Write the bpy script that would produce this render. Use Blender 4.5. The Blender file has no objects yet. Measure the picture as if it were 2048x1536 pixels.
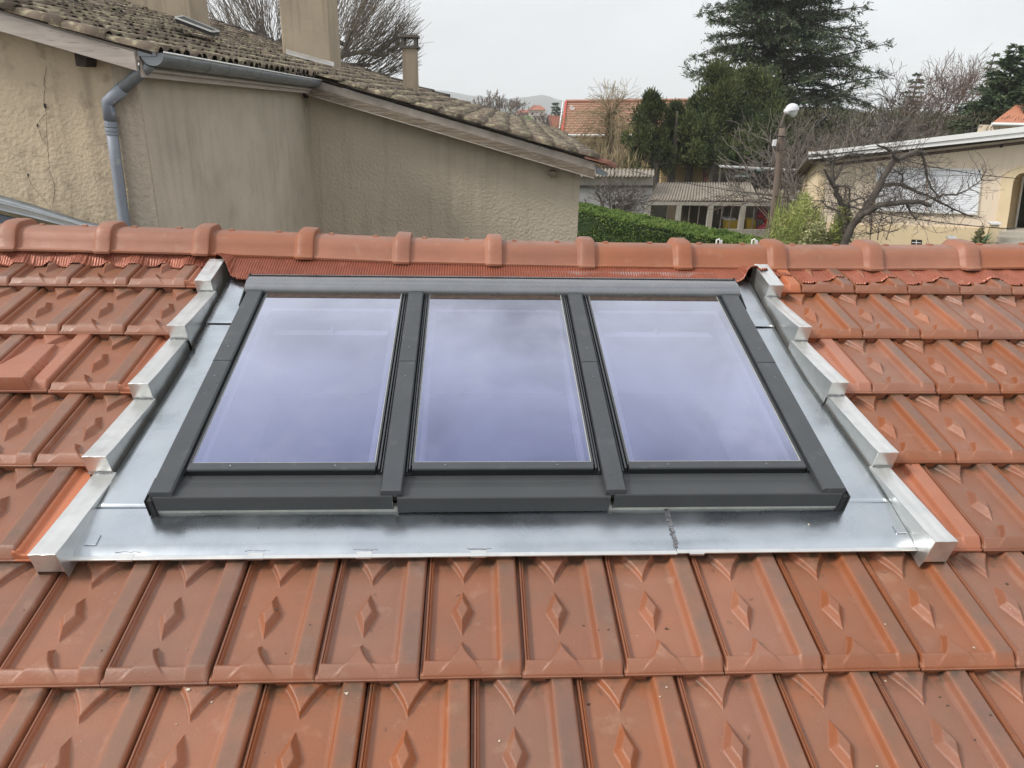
import bpy, bmesh, math, random
from mathutils import Vector, Matrix, noise
R = random.Random(7)
rad = math.radians
SC = bpy.context.scene
COL = SC.collection

# ------------------------------------------------------------------ camera
F_PX, PITCH, YAW, ROLL = 1447.4, 0.3578, -0.0565, 0.0218
CAM = Vector((0.8262, -1.3168, 1.2132))
fw = Vector((-math.sin(YAW)*math.cos(PITCH), math.cos(YAW)*math.cos(PITCH), -math.sin(PITCH)))
rt0 = Vector((math.cos(YAW), math.sin(YAW), 0)); up0 = rt0.cross(fw)
rt = rt0*math.cos(ROLL) + up0*math.sin(ROLL); up = -rt0*math.sin(ROLL) + up0*math.cos(ROLL)
cd = bpy.data.cameras.new('camera'); cam = bpy.data.objects.new('camera', cd); COL.objects.link(cam)
cam.matrix_world = Matrix(((rt.x, up.x, -fw.x, CAM.x), (rt.y, up.y, -fw.y, CAM.y), (rt.z, up.z, -fw.z, CAM.z), (0, 0, 0, 1)))
cd.sensor_width = 36; cd.lens = F_PX/2048*36; cd.clip_start = 0.05; cd.clip_end = 9000
SC.camera = cam

# ------------------------------------------------------------------ sky, sun, exposure
SUN_AZ, SUN_EL = rad(-106), rad(42)          # azimuth from +Y towards +X
w = bpy.data.worlds.new('World'); SC.world = w; w.use_nodes = True
nt = w.node_tree; nt.nodes.clear(); N = nt.nodes.new; LK = nt.links.new
wo = N('ShaderNodeOutputWorld'); bg = N('ShaderNodeBackground'); bg.inputs[1].default_value = 0.112
sky = N('ShaderNodeTexSky'); sky.sky_type = 'NISHITA'; sky.sun_disc = False
sky.sun_elevation = SUN_EL; sky.sun_rotation = SUN_AZ; sky.altitude = 200; sky.dust_density = 2.0
tc = N('ShaderNodeTexCoord'); sp = N('ShaderNodeSeparateXYZ'); LK(tc.outputs['Generated'], sp.inputs[0])
mp = N('ShaderNodeMapping'); mp.inputs['Scale'].default_value = (1, 1, 2.2); LK(tc.outputs['Generated'], mp.inputs[0])
n1 = N('ShaderNodeTexNoise'); n1.inputs['Scale'].default_value = 2.9; n1.inputs['Distortion'].default_value = .6; n1.inputs['Detail'].default_value = 6; n1.inputs['Roughness'].default_value = .52
LK(mp.outputs[0], n1.inputs['Vector'])
cr = N('ShaderNodeValToRGB'); cr.color_ramp.elements[0].position = 0.0; cr.color_ramp.elements[0].color = (.73, .75, .77, 1)
cr.color_ramp.elements[1].position = 1.0; cr.color_ramp.elements[1].color = (.98, 1.0, 1.06, 1)
e = cr.color_ramp.elements.new(.2); e.color = (.835, .848, .86, 1)
e = cr.color_ramp.elements.new(.55); e.color = (.95, .96, .99, 1)
LK(sp.outputs[2], cr.inputs[0])
nr = N('ShaderNodeMapRange'); nr.inputs[1].default_value = .3; nr.inputs[2].default_value = .7; nr.inputs[3].default_value = 8.6; nr.inputs[4].default_value = 11.6
LK(n1.outputs['Fac'], nr.inputs[0])
nb = N('ShaderNodeMapRange'); nb.inputs[1].default_value = .36; nb.inputs[2].default_value = .64; nb.inputs[3].default_value = 5.4; nb.inputs[4].default_value = 13.2; LK(n1.outputs['Fac'], nb.inputs[0])
el_ = N('ShaderNodeMapRange'); el_.inputs[1].default_value = .30; el_.inputs[2].default_value = .65; LK(sp.outputs[2], el_.inputs[0])
mf = N('ShaderNodeMix'); LK(el_.outputs[0], mf.inputs[0]); LK(nr.outputs[0], mf.inputs[2]); LK(nb.outputs[0], mf.inputs[3])
vm = N('ShaderNodeVectorMath'); vm.operation = 'SCALE'; LK(cr.outputs[0], vm.inputs[0]); LK(mf.outputs[0], vm.inputs['Scale'])
mx = N('ShaderNodeMix'); mx.data_type = 'RGBA'
n2 = N('ShaderNodeMapRange'); n2.inputs[1].default_value = .35; n2.inputs[2].default_value = .75; n2.inputs[3].default_value = .97; n2.inputs[4].default_value = .80
LK(n1.outputs['Fac'], n2.inputs[0]); LK(n2.outputs[0], mx.inputs[0])
LK(sky.outputs[0], mx.inputs[6]); LK(vm.outputs[0], mx.inputs[7]); LK(mx.outputs[2], bg.inputs[0]); LK(bg.outputs[0], wo.inputs[0])
sd = bpy.data.lights.new('sun', 'SUN'); sd.energy = 3.0; sd.angle = rad(14); sd.color = (1, .955, .89)
so = bpy.data.objects.new('sun', sd); COL.objects.link(so)
sdir = Vector((math.sin(SUN_AZ)*math.cos(SUN_EL), math.cos(SUN_AZ)*math.cos(SUN_EL), math.sin(SUN_EL)))
so.rotation_euler = sdir.to_track_quat('Z', 'Y').to_euler(); so.location = (-20, 0, 30)
SC.view_settings.view_transform = 'Standard'; SC.view_settings.look = 'None'; SC.view_settings.exposure = 0.12; SC.view_settings.gamma = 1
SC.view_settings.use_curve_mapping = False
SC.render.engine = 'CYCLES'; SC.cycles.max_bounces = 8; SC.cycles.transparent_max_bounces = 16
SC.cycles.use_denoising = True

# ------------------------------------------------------------------ frames
SL = rad(17.0925); CS, SN = math.cos(SL), math.sin(SL); TW, TL = .235, .34964
HA = rad(2.653); ex = Vector((math.cos(HA), -math.sin(HA), 0)); ey = Vector((math.sin(HA), math.cos(HA), 0))
def ray(x, y): return fw + rt*((x-1024)/F_PX) - up*((y-768)/F_PX)
def A(x, y, d):                       # world point of a sight line at depth d
    r = ray(x, y); return CAM + r*(d/r.dot(ey))
def H(x, d, z): return CAM + ex*x + ey*d + Vector((0, 0, z))
def on_plane(x, y, p0, nrm):
    r = ray(x, y); return CAM + r*((p0-CAM).dot(nrm)/r.dot(nrm))
GZ = -4.3                              # ground level

# ------------------------------------------------------------------ objects
class MB:
    def __init__(s): s.v = []; s.f = []; s.mi = []; s.cur = 0
    def add(s, vs, fs):
        o = len(s.v); s.v.extend([tuple(q) for q in vs])
        for f in fs: s.f.append(tuple(i+o for i in f)); s.mi.append(s.cur)
    def quad(s, a, b, c, d): s.add([a, b, c, d], [(0, 1, 2, 3)])
    def box(s, x0, x1, y0, y1, z0, z1):
        s.add([(x0,y0,z0),(x1,y0,z0),(x1,y1,z0),(x0,y1,z0),(x0,y0,z1),(x1,y0,z1),(x1,y1,z1),(x0,y1,z1)],
              [(0,3,2,1),(4,5,6,7),(0,1,5,4),(1,2,6,5),(2,3,7,6),(3,0,4,7)])
    def hexa(s, b, t):                 # 4 bottom, 4 top points
        s.add(list(b)+list(t), [(0,3,2,1),(4,5,6,7),(0,1,5,4),(1,2,6,5),(2,3,7,6),(3,0,4,7)])
    def slab(s, pts, off):             # polygon thickened by off
        n = len(pts); off = Vector(off); q = [Vector(p) for p in pts]; q += [p+off for p in q[:n]]
        s.add(q, [tuple(range(n))[::-1], tuple(range(n, 2*n))] + [(i, (i+1) % n, n+(i+1) % n, n+i) for i in range(n)])
    def tube(s, pts, rs, k=6, cap=True):
        pts = [Vector(p) for p in pts]; n = len(pts)
        if n < 2: return
        vs = []; u = None
        for i, p in enumerate(pts):
            d = (pts[min(i+1, n-1)]-pts[max(i-1, 0)])
            if d.length < 1e-9: d = Vector((0, 0, 1))
            d.normalize()
            if u is None: u = d.orthogonal().normalized()
            else:
                u = u - d*u.dot(d)
                u = u.normalized() if u.length > 1e-6 else d.orthogonal().normalized()
            w_ = d.cross(u); r = rs[i] if hasattr(rs, '__len__') else rs
            for j in range(k):
                a = 2*math.pi*j/k; vs.append(p+u*(math.cos(a)*r)+w_*(math.sin(a)*r))
        fs = [(i*k+j, i*k+(j+1) % k, (i+1)*k+(j+1) % k, (i+1)*k+j) for i in range(n-1) for j in range(k)]
        if cap and k > 2: fs += [tuple(range(k))[::-1], tuple(range((n-1)*k, n*k))]
        s.add(vs, fs)
    def mesh(s, name, mats, smooth=False, base=None):
        m = bpy.data.meshes.new(name)
        if base is not None: vs = [(x-base[0], y-base[1], z-base[2]) for x, y, z in s.v]
        else: vs = s.v
        m.from_pydata(vs, [], s.f)
        for q in (mats if isinstance(mats, (list, tuple)) else [mats]): m.materials.append(q)
        if any(s.mi): m.polygons.foreach_set('material_index', s.mi)
        if smooth: m.polygons.foreach_set('use_smooth', [True]*len(m.polygons))
        m.update(); return m
    def build(s, name, mats, parent=None, smooth=False, bevel=0, base='auto', angle=None):
        b = None
        if base == 'auto': b = Vector(parent.get('_b', (0, 0, 0))) if parent is not None else None
        elif base is not None: b = base
        m = s.mesh(name, mats, smooth, b); o = bpy.data.objects.new(name, m); COL.objects.link(o)
        if parent is not None: o.parent = parent; o['_b'] = tuple(b)
        elif b is not None: o.location = b
        if bevel:
            bm = o.modifiers.new('bevel', 'BEVEL'); bm.width = bevel; bm.segments = 2; bm.limit_method = 'ANGLE'; bm.angle_limit = rad(35)
        if angle: 
            m.shade_smooth() if hasattr(m, 'shade_smooth') else None
            m.set_sharp_from_angle(angle=rad(angle))
        return o
def tag(o, label=None, cat=None, group=None, kind=None):
    if label: o['label'] = label
    if cat: o['category'] = cat
    if group: o['group'] = group
    if kind: o['kind'] = kind
    return o
def thing(name, loc, label, cat, group=None, rot=None):
    o = bpy.data.objects.new(name, None); o.empty_display_size = .2; COL.objects.link(o); o.location = loc
    o['_b'] = (0, 0, 0) if rot else tuple(loc)
    if rot: o.rotation_euler = rot
    return tag(o, label, cat, group)
def inst(name, mesh, parent, loc, rot=(0, 0, 0), scale=None):
    o = bpy.data.objects.new(name, mesh); COL.objects.link(o); o.parent = parent; o.location = loc; o.rotation_euler = rot
    if scale: o.scale = scale
    return o

# ------------------------------------------------------------------ materials
def mat(name, c1, c2=None, scale=3, rough=.7, rough2=None, metal=0, bump=0, bscale=40, bdetail=4, spec=.5, stretch=(1, 1, 1),
        c3=None, s3=12, p3=(.55, .7), rnd=0, a3=1.0, detail=5, bdist=.01, streak=None):
    m = bpy.data.materials.new(name); m.use_nodes = True; t = m.node_tree; b = t.nodes['Principled BSDF']; n = t.nodes.new; L = t.links.new
    c1 = tuple(c1)+(1,); c2 = tuple(c2)+(1,) if c2 else c1
    tc = n('ShaderNodeTexCoord'); mpn = n('ShaderNodeMapping'); mpn.inputs['Scale'].default_value = stretch
    oi = n('ShaderNodeObjectInfo'); ad = n('ShaderNodeVectorMath'); ad.operation = 'MULTIPLY_ADD'
    L(oi.outputs['Random'], ad.inputs[0]); ad.inputs[1].default_value = (37, 51, 23) if rnd else (0, 0, 0); L(tc.outputs['Object'], ad.inputs[2])
    L(ad.outputs[0], mpn.inputs[0])
    nz = n('ShaderNodeTexNoise'); nz.inputs['Scale'].default_value = scale; nz.inputs['Detail'].default_value = detail; nz.inputs['Roughness'].default_value = .6
    L(mpn.outputs[0], nz.inputs['Vector'])
    mr = n('ShaderNodeMapRange'); mr.inputs[1].default_value = .32; mr.inputs[2].default_value = .68; L(nz.outputs['Fac'], mr.inputs[0])
    mx = n('ShaderNodeMix'); mx.data_type = 'RGBA'; mx.inputs[6].default_value = c1; mx.inputs[7].default_value = c2; L(mr.outputs[0], mx.inputs[0])
    out = mx.outputs[2]
    if c3:
        z3 = n('ShaderNodeTexNoise'); z3.inputs['Scale'].default_value = s3; z3.inputs['Detail'].default_value = 4; L(mpn.outputs[0], z3.inputs['Vector'])
        m3 = n('ShaderNodeMapRange'); m3.inputs[1].default_value = p3[0]; m3.inputs[2].default_value = p3[1]; m3.inputs[4].default_value = a3; L(z3.outputs['Fac'], m3.inputs[0])
        x3 = n('ShaderNodeMix'); x3.data_type = 'RGBA'; x3.inputs[7].default_value = tuple(c3)+(1,); L(m3.outputs[0], x3.inputs[0]); L(out, x3.inputs[6]); out = x3.outputs[2]
    if streak:
        ms = n('ShaderNodeMapping'); ms.inputs['Scale'].default_value = (5, 5, .35); L(tc.outputs['Object'], ms.inputs[0])
        zs = n('ShaderNodeTexNoise'); zs.inputs['Scale'].default_value = 1.6; zs.inputs['Detail'].default_value = 6; L(ms.outputs[0], zs.inputs['Vector'])
        rs_ = n('ShaderNodeMapRange'); rs_.inputs[1].default_value = .5; rs_.inputs[2].default_value = .8; rs_.inputs[4].default_value = streak[1]; L(zs.outputs['Fac'], rs_.inputs[0])
        xs = n('ShaderNodeMix'); xs.data_type = 'RGBA'; xs.inputs[7].default_value = tuple(streak[0])+(1,); L(rs_.outputs[0], xs.inputs[0]); L(out, xs.inputs[6]); out = xs.outputs[2]
    if rnd:
        hv = n('ShaderNodeHueSaturation'); vr = n('ShaderNodeMapRange'); vr.inputs[3].default_value = 1-rnd; vr.inputs[4].default_value = 1+rnd
        L(oi.outputs['Random'], vr.inputs[0]); L(vr.outputs[0], hv.inputs['Value']); L(out, hv.inputs['Color']); out = hv.outputs[0]
    L(out, b.inputs['Base Color'])
    b.inputs['Roughness'].default_value = rough; b.inputs['Metallic'].default_value = metal; b.inputs['Specular IOR Level'].default_value = spec
    if rough2 is not None:
        r2 = n('ShaderNodeMapRange'); r2.inputs[3].default_value = rough; r2.inputs[4].default_value = rough2; L(nz.outputs['Fac'], r2.inputs[0]); r2.inputs[1].default_value = .3; r2.inputs[2].default_value = .7
        L(r2.outputs[0], b.inputs['Roughness'])
    if bump:
        bz = n('ShaderNodeTexNoise'); bz.inputs['Scale'].default_value = bscale; bz.inputs['Detail'].default_value = bdetail; L(mpn.outputs[0], bz.inputs['Vector'])
        bp = n('ShaderNodeBump'); bp.inputs['Strength'].default_value = bump; bp.inputs['Distance'].default_value = bdist; L(bz.outputs['Fac'], bp.inputs['Height']); L(bp.outputs[0], b.inputs['Normal'])
    return m

def clay_mat(name, body, dust, dust_amt=.75, rough=.42, rnd=.09, film=False):
    m = bpy.data.materials.new(name); m.use_nodes = True; t = m.node_tree; b = t.nodes['Principled BSDF']; n = t.nodes.new; L = t.links.new
    tc = n('ShaderNodeTexCoord'); oi = n('ShaderNodeObjectInfo'); ad = n('ShaderNodeVectorMath'); ad.operation = 'MULTIPLY_ADD'
    L(oi.outputs['Random'], ad.inputs[0]); ad.inputs[1].default_value = (37, 51, 23); L(tc.outputs['Object'], ad.inputs[2])
    def nz(s, d=5, r=.6):
        q = n('ShaderNodeTexNoise'); q.inputs['Scale'].default_value = s; q.inputs['Detail'].default_value = d; q.inputs['Roughness'].default_value = r; L(ad.outputs[0], q.inputs['Vector']); return q.outputs['Fac']
    def rng(s, a, b_, c=0, d=1):
        q = n('ShaderNodeMapRange'); q.inputs[1].default_value = a; q.inputs[2].default_value = b_; q.inputs[3].default_value = c; q.inputs[4].default_value = d; L(s, q.inputs[0]); return q.outputs[0]
    def mix(f, a, b_):
        q = n('ShaderNodeMix'); q.data_type = 'RGBA'
        L(f, q.inputs[0])
        for i, v in ((6, a), (7, b_)):
            if isinstance(v, tuple): q.inputs[i].default_value = v+(1,)
            else: L(v, q.inputs[i])
        return q.outputs[2]
    def mul(a, b_):
        q = n('ShaderNodeMath'); q.operation = 'MULTIPLY'
        for i, v in ((0, a), (1, b_)):
            if isinstance(v, (int, float)): q.inputs[i].default_value = v
            else: L(v, q.inputs[i])
        return q.outputs[0]
    sp = n('ShaderNodeSeparateXYZ'); L(tc.outputs['Normal'], sp.inputs[0])
    flat = rng(sp.outputs[2], .72, .985)
    dn = rng(nz(6, 7), .30, .66, .15, 1)
    dark = tuple(c*.82 for c in body)
    c = mix(rng(nz(5), .35, .65), body, dark)
    c = mix(mul(mul(flat, dn), dust_amt), c, dust)
    c = mix(rng(nz(16, 3), .60, .78, 0, .4), c, (.38, .23, .155))           # pale scuffs
    c = mix(rng(nz(210, 2), .735, .77, 0, .8), c, (.55, .50, .43))         # lime specks
    c = mix(rng(nz(130, 2), .735, .77, 0, .75), c, (.05, .035, .025))      # dark grit
    if film:
        so_ = n('ShaderNodeSeparateXYZ'); L(tc.outputs['Object'], so_.inputs[0]); band = rng(so_.outputs[0], .186, .196)
        c = mix(mul(mul(band, flat), rng(nz(11, 6), .3, .7, .2, .85)), c, (.140, .086, .060))
        c = mix(mul(rng(so_.outputs[1], .30, .345), rng(nz(22, 5), .45, .6, 0, .8)), c, (.07, .055, .035))    # dirt washed against the lugs
    hv = n('ShaderNodeHueSaturation'); L(rng(oi.outputs['Random'], 0, 1, 1-rnd, 1+rnd), hv.inputs['Value'])
    m2 = n('ShaderNodeMath'); m2.operation = 'MULTIPLY'; m2.inputs[1].default_value = 7.31; L(oi.outputs['Random'], m2.inputs[0])
    m3 = n('ShaderNodeMath'); m3.operation = 'FRACT'; L(m2.outputs[0], m3.inputs[0]); L(rng(m3.outputs[0], 0, 1, .90, 1.06), hv.inputs['Saturation'])
    L(c, hv.inputs['Color']); L(hv.outputs[0], b.inputs['Base Color'])
    L(rng(nz(9), .3, .7, rough-.09, rough+.16), b.inputs['Roughness']); b.inputs['Specular IOR Level'].default_value = .52
    bp = n('ShaderNodeBump'); bp.inputs['Strength'].default_value = .5; bp.inputs['Distance'].default_value = .0022; L(nz(110, 7, .75), bp.inputs['Height']); L(bp.outputs[0], b.inputs['Normal'])
    return m

M = {}
M['clay'] = clay_mat('clay_tile', (.300, .110, .053), (.205, .106, .066), .62, .38, .10, True)
M['clay_fresh'] = clay_mat('fresh_clay', (.50, .165, .075), (.44, .165, .09), .35, .5)
M['clay_mid'] = clay_mat('newer_clay', (.40, .14, .07), (.33, .145, .09), .6, .46)
M['ridge'] = clay_mat('ridge_clay', (.33, .118, .056), (.225, .105, .062), .8, .48)
M['light_block'] = mat('light_block_deck', (.06, .035, .025), (.09, .05, .035), 4, .95)
M['zinc'] = mat('bright_zinc', (.46, .50, .53), (.56, .595, .62), 5, .22, .36, 1.0, .10, 7, c3=(.40, .44, .47), s3=9, p3=(.5, .8), a3=.6, bdist=.02, bdetail=3)
M['zinc_white'] = mat('curb_zinc', (.64, .65, .63), (.74, .74, .71), 9, .30, .42, .85, .12, 14, c3=(.50, .51, .51), s3=22, p3=(.55, .75), a3=.5, bdist=.01, bdetail=3)
M['solder'] = mat('solder', (.16, .16, .165), (.42, .43, .44), 90, .45, metal=.8, bump=.8, bscale=90, bdist=.004)
M['anth'] = mat('grey_lacquer', (.060, .064, .068), (.074, .079, .084), 8, .26, .40, .35, .04, 60, c3=(.17, .17, .165), s3=20, p3=(.58, .78), a3=.30)
M['anth_dark'] = mat('dark_gasket', (.012, .013, .014), None, 8, .6)
M['anth_face'] = mat('matt_grey_sheet', (.042, .046, .048), (.05, .054, .056), 8, .48)
M['white_in'] = mat('white_lining', (.78, .79, .79), (.7, .71, .72), 5, .5)
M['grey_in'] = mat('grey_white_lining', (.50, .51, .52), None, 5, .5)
M['foam'] = mat('pale_film', (.42, .42, .38), (.55, .55, .5), 30, .5)
M['pleat'] = mat('pleated_red_metal', (.36, .115, .065), (.26, .085, .05), 14, .30, .45, .3, .3, 60, c3=(.48, .22, .15), s3=30, p3=(.6, .78), a3=.6)
M['screw'] = mat('screw_steel', (.25, .25, .25), None, 8, .35, metal=1)

M['hood_reflection'] = mat('hood_reflection_brown', (.035, .022, .016), (.075, .05, .035), 40, .6)
def glass_mat():
    m = bpy.data.materials.new('coated_glass'); m.use_nodes = True; t = m.node_tree; t.nodes.clear(); n = t.nodes.new; L = t.links.new
    o = n('ShaderNodeOutputMaterial'); mx = n('ShaderNodeMixShader'); g = n('ShaderNodeBsdfGlossy'); tr = n('ShaderNodeBsdfTransparent')
    g.inputs['Roughness'].default_value = .004; tr.inputs['Color'].default_value = (.46, .46, .56, 1)
    lw = n('ShaderNodeLayerWeight'); lw.inputs[0].default_value = .5
    cr = n('ShaderNodeValToRGB'); el = cr.color_ramp.elements; el[0].position = .0; el[0].color = (.28, .28, .28, 1); el[1].position = 1; el[1].color = (1, 1, 1, 1)
    q = el.new(.32); q.color = (.35, .35, .35, 1); q = el.new(.50); q.color = (.62, .62, .62, 1)
    c2 = n('ShaderNodeValToRGB'); e2 = c2.color_ramp.elements; e2[0].position = .28; e2[0].color = (.45, .49, .82, 1); e2[1].position = .52; e2[1].color = (.86, .89, 1, 1); L(lw.outputs['Facing'], c2.inputs[0]); L(c2.outputs[0], g.inputs['Color'])
    L(lw.outputs['Facing'], cr.inputs[0]); L(cr.outputs[0], mx.inputs[0]); L(tr.outputs[0], mx.inputs[1]); L(g.outputs[0], mx.inputs[2]); 
    tcx = n('ShaderNodeTexCoord'); dz = n('ShaderNodeTexNoise'); dz.inputs['Scale'].default_value = 5; dz.inputs['Detail'].default_value = 9; dz.inputs['Roughness'].default_value = .7; L(tcx.outputs['Object'], dz.inputs['Vector'])
    dm_ = n('ShaderNodeMapRange'); dm_.inputs[1].default_value = .5; dm_.inputs[2].default_value = .8; dm_.inputs[4].default_value = .13; L(dz.outputs['Fac'], dm_.inputs[0])
    df = n('ShaderNodeBsdfDiffuse'); df.inputs[0].default_value = (.5, .5, .52, 1); mm = n('ShaderNodeMixShader'); L(dm_.outputs[0], mm.inputs[0]); L(mx.outputs[0], mm.inputs[1]); L(df.outputs[0], mm.inputs[2]); L(mm.outputs[0], o.inputs[0])
    return m
M['glass'] = glass_mat()
def simple_glass(name, col, fac=.25):
    m = bpy.data.materials.new(name); m.use_nodes = True; t = m.node_tree; t.nodes.clear(); n = t.nodes.new; L = t.links.new
    o = n('ShaderNodeOutputMaterial'); mx = n('ShaderNodeMixShader'); g = n('ShaderNodeBsdfGlossy'); tr = n('ShaderNodeBsdfTransparent')
    g.inputs['Roughness'].default_value = .05; tr.inputs['Color'].default_value = tuple(col)+(1,); mx.inputs[0].default_value = fac
    L(tr.outputs[0], mx.inputs[1]); L(g.outputs[0], mx.inputs[2]); L(mx.outputs[0], o.inputs[0]); return m

# ------------------------------------------------------------------ ground and hills
g = MB(); g.quad((-2300, -60, GZ), (2300, -60, GZ), (2300, 2900, GZ), (-2300, 2900, GZ))
gm = mat('ground_soil', (.13, .12, .085), (.08, .10, .045), .15, .95, bump=.6, bscale=2, c3=(.22, .2, .17), s3=.05)
tag(g.build('ground', gm), kind='structure')
def hill_sheet(name, prof, d, depth, m):
    b = MB(); n = len(prof); rows = 8
    for r in range(rows+1):
        t = r/rows
        for i, (x, y) in enumerate(prof):
            p = A(x, y, d); h = (p.z-GZ)*math.sin(t*math.pi/2)
            q = A(x, y, d*(1-.22*(1-t)))
            b.v.append((q.x, q.y, GZ+h*(1+.05*noise.noise(Vector((x*.02, t*3, 0)))) if t < 1 else p.z))
    for r in range(rows):
        for i in range(n-1): b.f.append((r*n+i, r*n+i+1, (r+1)*n+i+1, (r+1)*n+i)); b.mi.append(0)
    return tag(b.build(name, m, smooth=True), kind='structure')
hm = mat('wooded_hill', (.05, .065, .045), (.09, .09, .07), .01, 1)
def dense(prof, step=12):
    out = []
    for (x0, y0), (x1, y1) in zip(prof, prof[1:]):
        k = max(1, int((x1-x0)/step))
        for i in range(k):
            t = i/k; ts = t*t*(3-2*t); out.append((x0+(x1-x0)*t, y0+(y1-y0)*ts + 1.2*noise.noise(Vector((x0+(x1-x0)*t, y0, 0))*.03)))
    out.append(prof[-1]); return out
hill_sheet('hills', dense([(-900, 200), (-200, 195), (300, 190), (700, 182), (880, 181), (955, 192), (1010, 199), (1045, 195), (1085, 190), (1125, 202), (1170, 216), (1300, 232), (1600, 238), (2300, 240), (3000, 245)]), 2400, 500, hm)

# ================================================================== TILED ROOF
roof = thing('tiled_roof', (0, 0, 0), 'orange clay interlocking tile roof surrounding the grey roof window', 'tiled roof', rot=(SL, 0, 0))
def W2R(x, y, z): return (x, y*CS+z*SN, -y*SN+z*CS)
def smooth01(t): t = max(0., min(1., t)); return t*t*(3-2*t)
def spans(ks):
    out = []
    for a, b, n in ks: out += [a+(b-a)*i/n for i in range(n)]
    out.append(ks[-1][1]); return out
US = spans([(0, .018, 2), (.018, .034, 3), (.034, .09, 9), (.09, .20, 5), (.20, .60, 44), (.60, .72, 5), (.72, .805, 8), (.805, .955, 4), (.955, .99, 4)])
VS = spans([(0, .12, 16), (.12, .29, 22), (.29, .71, 44), (.71, 1.0, 30), (1.0, 1.10, 2)])
def tile_h(u, v):
    base = .012 - .034*v
    # pan to lip at the front
    lip = .0170*smooth01((.116-v)/.040)
    rim = 0
    if u < .09: rim = .0155*smooth01((.086-u)/.018) - .006*smooth01(1-abs(u-.054)/.010) - .0235*smooth01((.032-u)/.012)
    pl = .0215*smooth01((u-.742)/.048) + .0022*smooth01((u-.722)/.008)
    pl -= .0012*smooth01(1-abs(u-.80)/.008)
    # diamond
    du, dv = (u-.40)/.118, (v-.50)/.195
    r = abs(du)+abs(dv); dm = .0210*min(1, max(0, (1-r)/.54))
    # bottom spike, concave sides
    bs = 0
    if v < .275:
        t = v/.275; hw = .27*(1-t)**1.85+.002
        bs = .0230*(1-.15*t)*smooth01((hw-abs(u-.40))/(.016+.034*(1-t)))*smooth01((1-t)/.12)
    ts = 0
    if v > .745:
        t = (v-.745)/.255; hw = .20*min(t, 1)**1.55+.002
        ts = .0190*smooth01((hw-abs(u-.41))/(.018+.026*min(1, t)))*smooth01(t/.25)*(.55+.45*min(1, t))
    if u < .034: lip *= smooth01((u-.016)/.018)
    q = max(lip, rim, pl, dm, bs, ts) if u > .03 else max(lip, rim)
    # rounding of the nose and of the right hand edge
    q -= (q*.97)*max(0, (.076-v)/.076)**1.25 + (.006*max(0, (u-.962)/.028)**2)
    return base+q
def tile_mesh(name, m, hf=tile_h, lugs=True, us=US, vs=VS):
    b = MB(); nu, nv = len(us), len(vs)
    for v in vs:
        for u in us: b.v.append((u*TW, v*TL, hf(u, v)))
    for j in range(nv-1):
        for i in range(nu-1): b.f.append((j*nu+i, j*nu+i+1, (j+1)*nu+i+1, (j+1)*nu+i))
    # nose, front ledge and underside of the edge
    o = len(b.v); prof = [(-.0012, None, .0022), (-.0018, .0088, 0), (-.0042, .0078, 0), (-.0042, .0012, 0), (-.0020, -.0005, 0), (.02, -.0005, 0)]
    for k, (yy, hh, dz) in enumerate(prof):
        for u in us:
            z = hf(u, 0)-dz if hh is None else hh
            b.v.append((u*TW, yy, z))
    for k in range(len(prof)):
        a = 0 if k == 0 else o+(k-1)*nu; c = o+k*nu
        for i in range(nu-1): b.f.append((c+i, c+i+1, a+i+1, a+i))
    # side skirts
    for col, flip in ((0, False), (nu-1, True)):
        s0 = len(b.v)
        for v in vs: b.v.append((us[col]*TW, v*TL, .012-.034*v-.016))
        for j in range(nv-1):
            f = (s0+j, j*nu+col, (j+1)*nu+col, s0+j+1); b.f.append(f if not flip else f[::-1])
    b.mi = [0]*len(b.f)
    if lugs:
        for a, c in ((.09, .245), (.59, .745)):
            z1, z0 = -.001, -.0235
            b.hexa([((a+.02)*TW, .004, z0), ((c-.02)*TW, .004, z0), (c*TW, .03, z0), (a*TW, .03, z0)], [(a*TW, .001, z1), (c*TW, .001, z1), (c*TW, .03, z1), (a*TW, .03, z1)])
    me = b.mesh(name, m); me.shade_smooth(); me.set_sharp_from_angle(angle=rad(60)); return me
tm = tile_mesh('roof_tile', M['clay'])
def bevel_h(u, v):                      # plain moulded tile with a hood (vent tile)
    q = tile_h(u, v)
    t = 1-smooth01((v-.05)/.75); hw = .17+.20*(1-min(1, v/.8)); 
    hood = .050*(1-.72*min(1, v/.80))*smooth01((hw-abs(u-.42))/.055) if v < .82 else 0
    if v < .82: q = max(q, .012-.034*v+hood*1.0)
    return q
vent = tile_mesh('vent_tile', M['clay_mid'], bevel_h, lugs=False)
def channel_h(u, v):                    # fresh cut strip: concave water channel
    base = .012-.034*v; t = min(1, u/.33)
    return base + .013*smooth01((.07-u)/.05) + .010*smooth01((.05-v)/.035) + .006*smooth01((t-.75)/.25)
def clipped(me, name, co, nrm):
    bm_ = bmesh.new(); bm_.from_mesh(me)
    bmesh.ops.bisect_plane(bm_, geom=bm_.verts[:]+bm_.edges[:]+bm_.faces[:], plane_co=co, plane_no=nrm, clear_outer=True)
    if len(bm_.faces) == 0: bm_.free(); return None
    q = bpy.data.meshes.new(name); bm_.to_mesh(q); bm_.free()
    for mt in me.materials: q.materials.append(mt)
    return q
chan = tile_mesh('channel_tile', M['clay_fresh'], channel_h, us=spans([(0, .012, 1), (.012, .07, 5), (.07, .5, 10)]), vs=spans([(0, .06, 6), (.06, 1.1, 4)]), lugs=False)
tm_mid = tm.copy(); tm_mid.materials[0] = M['clay_mid']
tm_fresh = tm.copy(); tm_fresh.materials[0] = M['clay_fresh']
HOLE_L, HOLE_R, RIDGE_V = -.245, 2.07, 2.03
nt_ = 0
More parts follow.
